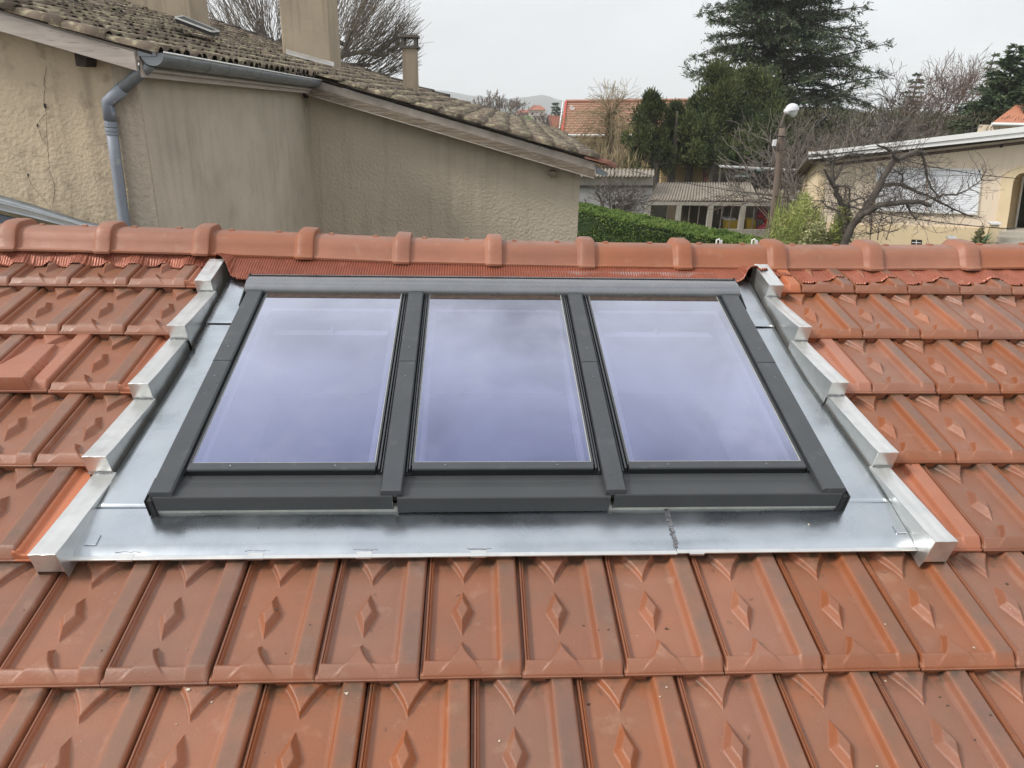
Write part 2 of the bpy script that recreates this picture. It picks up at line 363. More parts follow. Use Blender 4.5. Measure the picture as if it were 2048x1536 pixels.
for row in range(1, 9):
    off = 0 if row % 2 == 0 else .5; v0 = (6-row)*TL
    span = {8: (-2, 11), 7: (-7, 17), 6: (-7, 17), 5: (-8, 18), 4: (-9, 19), 3: (-10, 19), 2: (-11, 20), 1: (-12, 21)}[row]
    if row == 8: continue
    for k in range(*span):
        u0 = (k+off)*TW; u1 = u0+TW*.99; me = tm; nm = 'roof_tile'
        jit = (R.uniform(-.0012, .0012), R.uniform(-.0018, .0018), R.uniform(-.0006, .0010)); rz = R.gauss(0, .0022)
        if row <= 5:
            if u0 > HOLE_L-.012 and u1 < HOLE_R+.02: continue
            left = u0 < .9
            if left and u1 > HOLE_L:                                     # cut at the left kerb
                src = chan if row in (5, 3, 1) else tm
                if row in (5, 3, 1): nm = 'channel_tile'
                me = clipped(src, nm, (HOLE_L-u0, 0, 0), (1, 0, 0))
            elif not left and u0 < HOLE_R:                               # cut at the right kerb
                src = tm_fresh if row == 1 else (tm_mid if row in (3, 5) else tm)
                me = clipped(src, nm, (HOLE_R-u0, 0, 0), (-1, 0, 0))
            if me is None: continue
        if row == 1: 
            me = clipped(me, nm, (0, RIDGE_V-v0, 0), (0, 1, 0))
        if row == 3 and k == -4: me = vent; nm = 'vent_tile'
        inst(nm, me, roof, (u0+jit[0], v0+jit[1], jit[2]+(.004 if nm == 'vent_tile' else 0)), (R.gauss(0, .0016), R.gauss(0, .0016), rz)); nt_ += 1
# dark deck added under the tiles to block light, with the window opening
b = MB()
for x0, x1, y0, y1 in ((-3.2, -.262, -1.2, 2.06), (2.10, 5.2, -1.2, 2.06), (-.06, 1.89, -1.2, .47), (-.06, 1.89, 1.66, 2.06)): b.box(x0, x1, y0, y1, -.075, -.052)
b.build('light_block_deck', M['light_block'], roof)
# back slope behind the ridge
b = MB(); zR = 2.02*SN
b.slab([(-4, 1.97, .60), (6, 1.97, .60), (6, 3.6, .05), (-4, 3.6, .05)], (0, 0, -.05))
o = b.build('back_slope', M['clay'], roof); o.rotation_euler = (-SL, 0, 0)

# ridge tiles
RP = [(-4, .640), (-1.1, .620), (-.4, .612), (.1, .600), (.5, .584), (.92, .5775), (1.35, .5745), (1.77, .573), (2.2, .573), (2.64, .577), (3.09, .586), (6, .66)]
def ridge_z(x):
    for (a, za), (c, zc) in zip(RP, RP[1:]):
        if a <= x <= c: return za+(zc-za)*(x-a)/(c-a)
    return .6
RL = .428
prof = [(-.112, -.004), (-.113, .006), (-.104, .012), (-.100, .016), (-.086, .052), (-.074, .080), (-.058, .097), (-.038, .1045), (-.015, .106), (.015, .106), (.038, .1045), (.058, .097), (.074, .080), (.086, .052), (.104, .010), (.112, -.004)]
def ridge_mesh():
    b = MB(); xs = [0, .004] + [.02+i*.04 for i in range(8)] + [RL-.068, RL-.062, RL-.052, RL-.047, RL-.03, RL+.004, RL+.0095, RL+.012]
    def offs(x):
        t = (x-(RL-.066))/.016; o_ = .024*max(0, min(1, t))
        if x > RL+.005: o_ -= .004*((x-RL-.005)/.007)
        return o_
    n = len(prof)
    for x in xs:
        q = offs(x)
        for y, z in prof:
            z *= .82; l = math.hypot(y, z-.0) or 1; ny, nz_ = y/.112, max(0, z)/.106
            b.v.append((x, y+ny*q*.9, z+nz_*q*1.25))
    for i in range(len(xs)-1):
        for j in range(n-1): b.f.append((i*n+j, (i+1)*n+j, (i+1)*n+j+1, i*n+j+1))
    # thickness at the collar end
    o = len(b.v); L_ = len(xs)-1
    for y, z in prof: b.v.append((xs[-1], y*.93, z*.765-.001))
    for j in range(n-1): b.f.append((L_*n+j, o+j, o+j+1, L_*n+j+1))
    b.mi = [0]*len(b.f)
    for x in (.075, .275):
        b.hexa([(x-.012, .0, .085), (x+.012, .0, .085), (x+.012, .024, .085), (x-.012, .024, .085)], [(x-.009, .003, .094), (x+.009, .003, .094), (x+.009, .021, .094), (x-.009, .021, .094)])
    me = b.mesh('ridge_tile', M['ridge']); me.shade_smooth(); me.set_sharp_from_angle(angle=rad(32)); return me
rm = ridge_mesh()
x_end = [-2.84, -2.41, -1.98, -1.555, -1.135, -.745, -.335, .105, .520, .925, 1.338, 1.772, 2.205, 2.650, 3.100, 3.54, 3.97, 4.40, 4.83]
for i in range(len(x_end)-1):
    xa, xb = x_end[i], x_end[i+1]; s = (xb-xa)/RL
    za, zb = ridge_z(xa), ridge_z(xb); Y = 1.962
    inst('ridge_tile', rm, roof, W2R(xa+.012, Y+R.uniform(-.003, .003), za+.008+R.uniform(-.0015, .0015)), (-SL, -math.atan2(zb-za, xb-xa)+R.gauss(0, .003), R.gauss(0, .004)), (s, 1, 1))

# pleated red strip draped from under the ridge onto the tiles and the window top
b = MB(); xs = []; x = -2.3
while x < 4.4: xs.append(x); x += .0022
def strip_end(x):
    w_ = .010*noise.noise(Vector((x*6, 0, 0)))+.006*noise.noise(Vector((x*23, 3, 0)))
    if x < -.27: e = 1.912+.022*math.sin((x+.1)/TW*2*math.pi)*.5
    elif x < -.16: e = 1.912-.112*smooth01((x+.27)/.11)
    elif x < 1.93: e = 1.790
    elif x < 2.06: e = 1.790+.075*smooth01((x-1.93)/.13)
    else: e = 1.85-.020*smooth01((x-2.06)/.3)+.016*math.sin((x)/TW*2*math.pi)
    return e+w_
def strip_h(x, v):
    if x < -.20 or x > 2.10:
        u = (x/TW+.5) % 1.0; vv_ = (v-1.748)/TL
        h = tile_h(min(.98, u), min(1, max(.06, vv_)))
        h = .5*h + .5*(tile_h(min(.98, (u+.06) % 1), max(.06, vv_))) + .006
    else: h = .022
    for c, wd in ((-.24, .06), (2.06, .07)):
        h = max(h, .068*smooth01((wd-abs(x-c))/.035))
    return h
NV = 9
for x in xs:
    ve = strip_end(x); ph = math.sin(x/.0110*2*math.pi)
    zt = ridge_z(x)+.012; y_t = 1.88; _, vt, ht = W2R(x, y_t, zt)
    for j in range(NV):
        t = j/(NV-1); v = ve+(vt-ve)*t; h = strip_h(x, v)*(1-t)+ht*t
        am = .0040*(1-.3*t); h += am*ph*(1 if -.4 < x < 2.3 else .5)
        h += (.004*noise.noise(Vector((x*9, t*2, 5)))+.003*noise.noise(Vector((x*40, t*3, 1)))*(1-t))*(1-t)
        b.v.append((x, v, h))
n = len(xs)
for i in range(n-1):
    for j in range(NV-1): b.f.append((i*NV+j, (i+1)*NV+j, (i+1)*NV+j+1, i*NV+j+1))
b.mi = [0]*len(b.f); o = b.build('ridge_strip', M['pleat'], roof, smooth=True)
sm = o.modifiers.new('solid', 'SOLIDIFY'); sm.thickness = .0008

# ================================================================== ROOF WINDOW
win = thing('roof_window', (0, 0, 0), 'wide grey roof window with three tall panes set in the orange tile roof', 'roof window', rot=(SL, 0, 0))
G = [(.036, .546), (.657, 1.165), (1.277, 1.786)]
CV = [(-.040, .022), (.573, .633), (1.192, 1.249), (1.803, 1.871)]
V0, V1 = .607, 1.548
HC = .112
# outer walls of the frame
b = MB(); b.box(-.050, -.038, .485, 1.64, -.06, .085); b.box(1.869, 1.881, .485, 1.64, -.06, .085); b.box(-.038, 1.869, 1.625, 1.64, -.03, .085)
b.build('outer_frame', M['anth_face'], win, bevel=.0015)
# sill covers with their tall front faces
SX = [(-.032, .606), (.618, 1.205), (1.216, 1.862)]
for i, (a, c) in enumerate(SX):
    b = MB(); f0, hf, hb = .480-(.004 if i == 1 else 0), .0955-(.004 if i == 1 else 0), .041-(.008 if i == 1 else 0)
    pr = [(f0+.004, hb), (f0, hb+.003), (f0, hf-.003), (f0+.003, hf), (.520, hf-.0045), (.545, hf-.010), (.575, hf-.012), (.575, hf-.018), (.52, hf-.016), (f0+.008, hf-.008), (f0+.008, hb)]
    n = len(pr)
    for x in (a, c):
        for v, h in pr: b.v.append((x, v, h))
    b.f = [(j, (j+1) % n, n+(j+1) % n, n+j) for j in range(n)]; b.f = [f[::-1] for f in b.f]; b.f += [tuple(range(n))[::-1], tuple(range(n, 2*n))]; b.mi = [0]*len(b.f)
    o = b.build('sill_cover', M['anth_face'], win, bevel=.0012)
b = MB(); b.box(-.035, 1.866, .486, .50, -.002, .048); b.build('pale_film', M['foam'], win)
b = MB(); b.box(-.049, -.034, .476, .50, .02, .086); b.box(-.052, -.049, .472, .56, .03, .090); b.box(1.864, 1.880, .476, .50, .02, .086); b.box(1.880, 1.884, .472, .56, .03, .090); b.build('corner_bracket', M['anth_dark'], win, bevel=.001)
b = MB(); b.box(-.03, 1.86, .575, 1.60, .055, .0715); 
# dark frame body (gasket level) with three openings
b = MB()
for x0, x1, y0, y1 in ((-.036, G[0][0], .575, 1.62), (G[0][1], G[1][0], .575, 1.62), (G[1][1], G[2][0], .575, 1.62), (G[2][1], 1.868, .575, 1.62), (G[0][0], G[0][1], .575, V0), (G[1][0], G[1][1], .575, V0), (G[2][0], G[2][1], .575, V0), (G[0][0], G[0][1], V1, 1.62), (G[1][0], G[1][1], V1, 1.62), (G[2][0], G[2][1], V1, 1.62)):
    b.box(x0, x1, y0, y1, .02, .082)
b.build('frame_body', M['anth_dark'], win)
screw = MB()
for k in range(10):
    a = 2*math.pi*k/10; screw.v.append((math.cos(a)*.0038, math.sin(a)*.0038, 0)); 
for k in range(10):
    a = 2*math.pi*k/10; screw.v.append((math.cos(a)*.0030, math.sin(a)*.0030, .0016))
screw.v.append((0, 0, .0004)); screw.f = [(k, (k+1) % 10, 10+(k+1) % 10, 10+k) for k in range(10)]+[(10+k, 10+(k+1) % 10, 20) for k in range(10)]; screw.mi = [0]*20
scm = screw.mesh('screw', M['screw'])
for i, (a, c) in enumerate(G):
    sash = MB()                                       # bottom bar of the sash
    pr = [(.5775, .076), (.5765, .1010), (.579, .1045), (.603, .1050), (.6065, .1020), (.6065, .082)]; n = len(pr)
    x0, x1 = a-.004, c+.004
    for x in (x0, x1):
        for v, h in pr: sash.v.append((x, v, h))
    sash.f = [(j, n+j, n+(j+1) % n, (j+1) % n) for j in range(n)]+[tuple(range(n)), tuple(range(n, 2*n))[::-1]]; sash.mi = [0]*len(sash.f)
    bar = sash.build('sash_bar', M['anth'], win, bevel=.0008)
    gk = MB(); gk.box(x0+.001, x1-.001, .5745, .5762, .070, .1005); gk.build('gasket', M['anth_dark'], bar)
    for t in (.22, .78) if i != 1 else (.18, .80):
        inst('screw', scm, bar, (x0+(x1-x0)*t, .590, .1047))
    # stepped side strips of the sash
    for s in (0, 1):
        e = a if s == 0 else c; q = CV[i][1] if s == 0 else CV[i+1][0]; lo, hi = min(e, q), max(e, q); w_ = hi-lo
        st = MB(); sg = 1 if s == 0 else -1
        def X(t): return e - sg*w_*t            # t from glass edge to cover
        for t0, t1, h, y0 in ((.03, .25, .1035, .592), (.37, .58, .1000, .582), (.70, .86, .0960, .574)):
            xa, xb = sorted((X(t0), X(t1))); st.box(xa, xb, y0, V1+.02, .080, h)
        st.build('sash_strip', M['anth'], win, bevel=.0014)
    pane = MB(); pane.quad((a-.002, V0-.001, .0985), (c+.002, V0-.001, .0985), (c+.002, V1+.03, .0985), (a-.002, V1+.03, .0985)); pane.build('glass_pane', M['glass'], win)
    fr = MB(); fr.box(a-.001, c+.001, V1-.036, V1+.02, .0988, .0996); fr.build('painted_hood_reflection', M['hood_reflection'], win)  # dark strip on the pane, painted stand-in for the hood's reflection
    rimm = MB()                                       # pale spacer bead round the glass
    rimm.box(a-.001, a+.0012, V0, V1, .0990, .1002); rimm.box(c-.0012, c+.001, V0, V1, .0990, .1002); rimm.box(a+.0025, c-.0025, V0-.0005, V0+.0025, .0990, .1000)
    rimm.build('glazing_bead', M['foam'], win)
    # inner white sash below the glass
    ins = MB(); h0, h1 = .030, .074; wsh = .026
    ins.box(a+.010, a+.010+wsh*.55, V0+.012, V1-.07, h0, h1); ins.box(c-.010-wsh*.55, c-.010, V0+.012, V1-.07, h0, h1)
    ins.box(a+.010, c-.010, V1-.090, V1-.07, h0, h1)
    inn = ins.build('inner_sash', M['grey_in'], win)
    if i != 1:
        hb_ = MB(); hb_.box(a+.045, c-.045, V1-.175, V1-.160, .01, .022); hb_.box((a+c)/2-.004, (a+c)/2+.004, V1-.175, V1-.115, .008, .02); hb_.box(a+.045, c-.045, V1-.150, V1-.118, -.01, .006)
        hb_.build('handle_bar', M['white_in'], win)
    tm2 = MB(); tm2.box(a-.002, c+.002, V1-.012, V1+.03, .060, .090); tm2.build('timber_head', mat('dark_pine', (.09, .05, .03), (.15, .09, .05), 30, .5), win)
# wide cover strips: lower and upper half, the upper one lapped over the lower
for i, (a, c) in enumerate(CV):
    for nm, y0, y1, dh in (('cover_strip', .484, 1.0845, 0), ('cover_strip', 1.0855, 1.555, .0012)):
        b = MB(); pr = [(a, .088), (a, HC-.006+dh), (a+.004, HC+dh), (c-.004, HC+dh), (c, HC-.006+dh), (c, .088)]
        n = len(pr)
        for y in (y0, y1):
            for x, h in pr:
                b.v.append((x, y, h if y > .6 or h < .1 else h))
        b.f = [(j, (j+1) % n, n+(j+1) % n, n+j) for j in range(n)]+[tuple(range(n))[::-1], tuple(range(n, 2*n))]; b.f = b.f; b.mi = [0]*len(b.f)
        bm_o = b.build(nm, M['anth'], win, bevel=.0012)
        bmx = bmesh.new(); bmx.from_mesh(bm_o.data); bmesh.ops.recalc_face_normals(bmx, faces=bmx.faces); bmx.to_mesh(bm_o.data); bmx.free()
        inst('screw', scm, bm_o, ((a+c)/2, 1.0 if y0 < 1 else 1.165, HC+dh))
# top hood
b = MB(); pr = [(1.665, .060), (1.665, .108), (1.657, .118), (1.648, .120), (1.6470, .1010), (1.6385, .1010), (1.636, .120), (1.628, .1245), (1.592, .1300), (1.572, .1292), (1.5545, .1245), (1.5450, .1130), (1.5435, .096), (1.549, .096), (1.552, .112), (1.60, .116), (1.655, .060)]
n = len(pr)
for x in (-.048, 1.880):
    for v, h in pr: b.v.append((x, v, h))
b.f = [(j, (j+1) % n, n+(j+1) % n, n+j) for j in range(n)]+[tuple(range(n))[::-1], tuple(range(n, 2*n))]; b.mi = [0]*len(b.f)
M['hood'] = mat('satin_grey_sheet', (.22, .225, .235), (.26, .265, .275), 8, .22, .34, .75)
hood = b.build('top_hood', M['hood'], win)
bmx = bmesh.new(); bmx.from_mesh(hood.data); bmesh.ops.recalc_face_normals(bmx, faces=bmx.faces); bmx.to_mesh(hood.data); bmx.free()
hood.data.shade_smooth(); hood.data.set_sharp_from_angle(angle=rad(40))
for x in (.62, 1.21, .3, 1.55): inst('screw', scm, hood, (x, 1.603, .1268))
b = MB()
for x0 in (-.056, 1.882):
    b.hexa([(x0, 1.47, .075), (x0+.006, 1.47, .075), (x0+.006, 1.665, .04), (x0, 1.665, .04)], [(x0, 1.47, .092), (x0+.006, 1.47, .092), (x0+.006, 1.66, .122), (x0, 1.66, .122)])
b.build('hood_end', M['anth_dark'], win, bevel=.001)
# room below: white reveal, light floor far down
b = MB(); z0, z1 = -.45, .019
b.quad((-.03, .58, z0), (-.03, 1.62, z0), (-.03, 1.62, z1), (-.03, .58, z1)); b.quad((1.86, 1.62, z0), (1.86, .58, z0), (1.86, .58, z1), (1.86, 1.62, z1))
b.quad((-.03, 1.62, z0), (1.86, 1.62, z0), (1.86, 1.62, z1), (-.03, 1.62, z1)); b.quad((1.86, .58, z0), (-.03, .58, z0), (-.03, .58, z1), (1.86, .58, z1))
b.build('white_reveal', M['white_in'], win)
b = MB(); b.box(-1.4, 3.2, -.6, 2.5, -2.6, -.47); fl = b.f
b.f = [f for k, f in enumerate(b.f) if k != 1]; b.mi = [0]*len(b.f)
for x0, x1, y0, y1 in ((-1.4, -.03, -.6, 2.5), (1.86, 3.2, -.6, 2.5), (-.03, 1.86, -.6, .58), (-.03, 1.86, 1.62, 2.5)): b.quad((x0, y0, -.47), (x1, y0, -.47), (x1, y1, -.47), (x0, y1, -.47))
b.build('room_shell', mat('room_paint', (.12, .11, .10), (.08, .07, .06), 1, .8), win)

# ================================================================== ZINC FLASHING
zf = thing('zinc_flashing', (0, 0, 0), 'bright zinc flashing with stepped side kerbs round the roof window', 'flashing', rot=(SL, 0, 0))
def wob(b, x0, x1, y0, y1, h, nx, ny, amp=.0016, f=5, hf=None):
    o = len(b.v)
    for j in range(ny+1):
        for i in range(nx+1):
            x = x0+(x1-x0)*i/nx; y = y0+(y1-y0)*j/ny; z = h if hf is None else hf(x, y)
            b.v.append((x, y, z+amp*noise.noise(Vector((x*f, y*f, h*50)))))
    for j in range(ny):
        for i in range(nx):
            b.f.append((o+j*(nx+1)+i, o+j*(nx+1)+i+1, o+(j+1)*(nx+1)+i+1, o+(j+1)*(nx+1)+i)); b.mi.append(0)
ap = lambda x, y: .017 + .010*smooth01((y-.336)/.035)+.002*smooth01((y-.45)/.05)
b = MB(); wob(b, -.206, 1.372, .336, .53, .01, 90, 12, .0022, 7, ap); o = b.build('apron_sheet', M['zinc'], zf, smooth=True)
b = MB(); wob(b, 1.3725, 2.034, .338, .525, .013, 40, 12, .0022, 7, lambda x, y: ap(x, y)+.0018); o = b.build('apron_sheet', M['zinc'], zf, smooth=True)
b = MB(); b.box(-.206, 1.372, .3335, .346, .0165, .0215); b.box(1.374, 2.034, .3355, .348, .0185, .0232); b.build('apron_hem', M['zinc_white'], zf, bevel=.001)
for x0, x1, nm in ((-.207, -.0505, 'side_tray'), (1.8815, 2.036, 'side_tray')):
    b = MB(); wob(b, x0, x1, .505, 1.512, .0065, 8, 50, .0018, 6, lambda x, y: .0325-.047*smooth01((y-.48)/.8)); o = b.build(nm, M['zinc'], zf, smooth=True); sm = o.modifiers.new('s', 'SOLIDIFY'); sm.thickness = .001
    b = MB(); wob(b, x0, x1, 1.500, 1.90, .0125, 8, 24, .0030, 11, lambda x, y: -.009+.012*smooth01((y-1.70)/.2)); o = b.build(nm, M['zinc'], zf, smooth=True); sm = o.modifiers.new('s', 'SOLIDIFY'); sm.thickness = .001
b = MB(); wob(b, -.0505, 1.8815, 1.66, 1.90, .012, 30, 6, .001, 11); b.build('head_sheet', M['zinc'], zf, smooth=True)
vs_ = [(6-j)*TL-.05 for j in (5, 4, 3, 2, 1)]+[1.90]
for nm, uo, ui, hf_, hb_ in (('stepped_kerb', [-.272, -.288, -.291, -.285, -.294], [-.205, -.220, -.226, -.219, -.229], [.088, .089, .081, .079, .067], [.022, .016, .017, .013, .052]),
                            ('stepped_kerb', [2.098, 2.108, 2.102, 2.106, 2.122], [2.036, 2.044, 2.040, 2.052, 2.060], [.104, .096, .093, .090, .070], [.034, .032, .022, .010, .055])):
    sgn = 1 if uo[0] < ui[0] else -1; kerb = None
    for i in range(5):
        a, c, y0, y1 = uo[i], ui[i], vs_[i], vs_[i+1]+.004; h0, h1 = hf_[i]-.003, hb_[i]
        nxt_a = uo[i+1] if i < 4 else a+.004*sgn; nxt_c = ui[i+1] if i < 4 else c+.006*sgn
        # narrows slightly towards the next step, dented a little
        b = MB(); K = 7; ro = []
        for j in range(-1, K+1):
            t = max(0, j)/K; y = y0+(y1-y0)*t+(.003 if j == 0 else 0); h = h0+(h1-h0)*(t**.92)+.0015*noise.noise(Vector((i*3, t*4, a)))
            xa = a+(nxt_a-a)*t*.0+.0012*noise.noise(Vector((t*5, i, 7))); xc = c+.0012*noise.noise(Vector((t*5, i, 2)))
            foot = (-.05 if (i > 0 or t > .2) else -.008) if j >= 0 else (.020 if i == 0 else hb_[i-1]-.006)
            ro.append([(xa, y, foot), (xa, y, h), (xa*.75+xc*.25, y, h+.0010), ((xa+xc)/2, y, h-.0006), (xa*.25+xc*.75, y, h+.0008), (xc, y, h), (xc+.0015*sgn, y, foot)])
        K += 1
        for r_ in ro: b.v += r_
        m_ = 7
        for j in range(K):
            for q in range(m_-1): b.f.append((j*m_+q, j*m_+q+1, (j+1)*m_+q+1, (j+1)*m_+q))
        b.f.append(tuple(range(m_))); b.f.append(tuple(range(K*m_, (K+1)*m_))[::-1]); b.mi = [0]*len(b.f)
        if i == 0:
            kerb = b.build(nm, M['zinc_white'], zf, bevel=.0016); tgt = kerb
        else: tgt = b.build('kerb_step', M['zinc_white'], kerb, bevel=.0016)
        bmx = bmesh.new(); bmx.from_mesh(tgt.data); bmesh.ops.recalc_face_normals(bmx, faces=bmx.faces); bmx.to_mesh(tgt.data); bmx.free()
        # solder lip below each step
        if i > 0:
            s_ = MB(); hh = hb_[i-1]
            pts_ = [(min(a, c)+(abs(c-a))*t_/6, y0-.003+R.uniform(-.0015, .0015), hh+.003+R.uniform(0, .0012)) for t_ in range(7)]
            s_.tube(pts_, .0016, 5); s_.build('solder_line', M['solder'], kerb)
# soldered seam, patches and clips
b = MB()
for i in range(34):
    t = i/33; y = .352+.135*t; x = 1.3725+.0*t+R.uniform(-.002, .002); b.box(x-.004-R.uniform(0, .003), x+.004+R.uniform(0, .003), y, y+.0035, .010, ap(x, y)+.0032+R.uniform(0, .0012))
b.build('solder_seam', M['solder'], zf)
for x, y, w_, d_ in ((-.185, .375, .030, .035), (2.0, .39, .030, .028)):
    b = MB(); b.box(x, x+w_, y, y+d_, ap(x, y)-.004, ap(x, y)+.0045); o = b.build('patch', M['zinc'], zf, bevel=.001); o.rotation_euler.z = .0
for x in (-.09, .24, .52, .82, 1.405):
    b = MB(); b.box(x, x+.040, .3325, .353, .0150, .0222); b.build('clip', M['zinc_white'], zf, bevel=.0008)
    b = MB(); b.tube([(x-.01+.008*k_, .357+R.uniform(-.002, .002), .0232) for k_ in range(9)], .0010, 4); b.build('solder_line', M['solder'], zf)

# ================================================================== NEIGHBOUR HOUSE
M['render_y'] = mat('yellow_roughcast', (.60, .495, .345), (.49, .405, .285), 1.6, .95, bump=.8, bscale=34, bdetail=8, bdist=.014, c3=(.17, .135, .09), s3=9, p3=(.56, .8), a3=.6, streak=((.16, .13, .09), .5))
M['render_g'] = mat('grey_render', (.54, .465, .37), (.45, .385, .305), 1.1, .95, bump=.55, bscale=45, bdetail=6, bdist=.012, c3=(.30, .26, .20), s3=3, p3=(.5, .8), a3=.5, streak=((.20, .165, .13), .30))
M['render_g2'] = mat('brown_grey_roughcast', (.53, .46, .36), (.42, .36, .28), .55, .95, bump=.9, bscale=26, bdetail=7, bdist=.022, c3=(.42, .365, .27), s3=1.2, p3=(.5, .75), a3=.6, streak=((.17, .14, .10), .35))
M['wood'] = mat('weathered_board', (.25, .195, .135), (.11, .08, .055), 3, .85, bump=.5, bscale=30, stretch=(1, 1, 14), c3=(.42, .39, .34), s3=6, p3=(.5, .7), a3=.7, bdist=.005)
M['wood_pale'] = mat('pale_painted_board', (.50, .45, .40), (.38, .33, .285), 2.4, .8, bump=.4, bscale=30, stretch=(1, 1, 12), c3=(.22, .17, .13), s3=7, p3=(.62, .7), a3=.7, bdist=.004)
M['strip'] = mat('mortar_strip', (.40, .355, .31), (.28, .245, .205), 5, .9, bump=.3, bscale=30)
M['canal'] = mat('old_canal_tile', (.19, .145, .105), (.095, .072, .054), 4, .95, bump=.8, bscale=60, c3=(.36, .33, .20), s3=14, p3=(.50, .66), a3=.8, rnd=.32, bdist=.006)
M['canal_dark'] = mat('mossy_channel', (.07, .055, .042), (.035, .028, .022), 8, .98, bump=.6, bscale=40)
M['canal_red'] = mat('red_canal_tile', (.36, .15, .10), (.25, .12, .085), 4, .9, rnd=.2)
M['zinc_old'] = mat('dull_zinc', (.22, .245, .26), (.29, .31, .33), 7, .42, .6, .55, .1, 20, c3=(.45, .46, .47), s3=9, p3=(.62, .75), a3=.6)
M['pipe'] = mat('grey_blue_pipe', (.21, .235, .275), (.28, .305, .34), 4, .5, .65, .2, .1, 30, c3=(.50, .47, .42), s3=9, p3=(.60, .72), a3=.7)
M['dark'] = mat('dark_opening', (.02, .018, .016), None, 5, .9)
nh = thing('neighbour_house', H(-2.9, 6.2, GZ-CAM.z), 'old rendered house behind the ridge with lichen covered canal tile roof', 'house')
# roof: near verge lines and far verge
def slope_z(x): return .372-.2572*(x+2.84)
FARL = [(-200, -145), (170, -22), (250, 2), (380, 36), (480, 66), (600, 110), (700, 138), (836, 182), (942, 214), (1027, 238), (1113, 264)]
def far_z(x, d=20.):                    # height of the far verge over house x
    pts_ = []
    for px, py in FARL:
        p = A(px, py, d)-CAM; pts_.append((p.dot(ex), p.z))
    if x <= pts_[0][0]: return pts_[0][1]+(pts_[0][0]-x)*.27
    for (a, za), (c, zc) in zip(pts_, pts_[1:]):
        if a <= x <= c: return za+(zc-za)*(x-a)/(c-a)
    (a, za), (c, zc) = pts_[-2:]; return zc+(zc-za)/(c-a)*(x-c)
D1, D2, DF = 5.93, 10.9, 20.
def roof_z(x, d):
    t = max(0, (d-D1)/(DF-D1)); zn = slope_z(x); zf_ = far_z(x)
    return zn+(zf_-zn)*t**1.35
# walls
def wall(name, pts, m, off, label=None):
    b = MB(); b.slab(pts, off); o = b.build(name, m, nh)
    if label: o['label'] = label
    return o
XC = -2.945
w1 = wall('gable_wall', [H(-7.5, 6.2, GZ-CAM.z), H(XC, 6.2, GZ-CAM.z), H(XC, 6.2, slope_z(XC)-.13), H(-7.5, 6.2, slope_z(-7.5)-.13)], M['render_y'], ey*.3, 'cracked yellow roughcast gable')
w2 = wall('side_wall', [H(XC+.002, 6.203, GZ-CAM.z), H(XC+.002, 11.2, GZ-CAM.z), H(XC+.002, 11.2, .255), H(XC+.002, 6.203, .255)], M['render_g'], -ex*.28, 'smooth grey side wall under the gutter')
w3 = wall('gable_wall', [H(XC+.004, 11.2, GZ-CAM.z), H(1.065, 11.2, GZ-CAM.z), H(1.065, 11.2, slope_z(1.065)-.13), H(XC+.004, 11.2, slope_z(XC)-.13)], M['render_g2'], ey*.3, 'brown grey roughcast gable further back')
wall('eave_wall', [H(1.062, 11.51, GZ-CAM.z), H(1.062, 20, GZ-CAM.z), H(1.062, 20, -.9), H(1.062, 11.51, -.9)], M['render_g2'], -ex*.3)
# rough corner pilaster strip beside the pipe
b = MB(); K = 16
for i in range(K+1):
    z = GZ-CAM.z+(4.6)*i/K if i < K else .2
    z = -1.6+1.9*i/K
    w_ = .16+.02*noise.noise(Vector((0, 0, z*4)))+.02
    p = H(XC-w_-.10*(1-i/K)*.6, 6.185, z); q = H(XC+.001, 6.185, z); b.v += [tuple(p), tuple(q)]
b.f = [(2*i, 2*i+1, 2*i+3, 2*i+2) for i in range(K)]; b.mi = [0]*K
o = b.build('rough_corner', M['render_g2'], nh); sm = o.modifiers.new('s', 'SOLIDIFY'); sm.thickness = .02; sm.offset = 0
# cracks in the gable wall
def wpt(px, py, d=6.190): return A(px, py, d)
for line in ([(93, 133), (88, 160), (90, 178), (88, 205), (92, 222), (92, 245), (95, 290), (97, 318), (99, 333), (92, 342), (86, 344)], [(90, 228), (80, 240), (74, 250), (80, 266), (86, 282), (94, 290)], [(98, 338), (104, 355), (110, 372), (108, 395), (104, 422)], [(56, 352), (62, 368), (78, 388), (92, 405), (104, 421)]):
    b = MB(); pts_ = []
    for (x0, y0), (x1, y1) in zip(line, line[1:]):
        for k in range(5):
            t = k/5; pts_.append((x0+(x1-x0)*t+R.uniform(-.9, .9), y0+(y1-y0)*t))
    for i, (x_, y_) in enumerate(pts_):
        wd = .35+.45*abs(noise.noise(Vector((i*.31, line[0][0], 0)))); b.v += [tuple(wpt(x_-wd, y_)), tuple(wpt(x_+wd, y_+.2))]
    b.f = [(2*i, 2*i+1, 2*i+3, 2*i+2) for i in range(len(pts_)-1)]; b.mi = [0]*len(b.f); b.build('crack', M['canal_dark'], nh)
for x_, y_, r_ in ((90, 212, .022), (75, 251, .014), (56, 350, .014)):
    b = MB(); c_ = wpt(x_, y_, 6.188); n_ = 9
    b.v = [tuple(c_+ex*(r_*.6*math.cos(2*math.pi*k/n_)*R.uniform(.7, 1.2))+Vector((0, 0, r_*math.sin(2*math.pi*k/n_)))) for k in range(n_)]; b.f = [tuple(range(n_))]; b.mi = [0]; b.build('crack', M['dark'], nh)
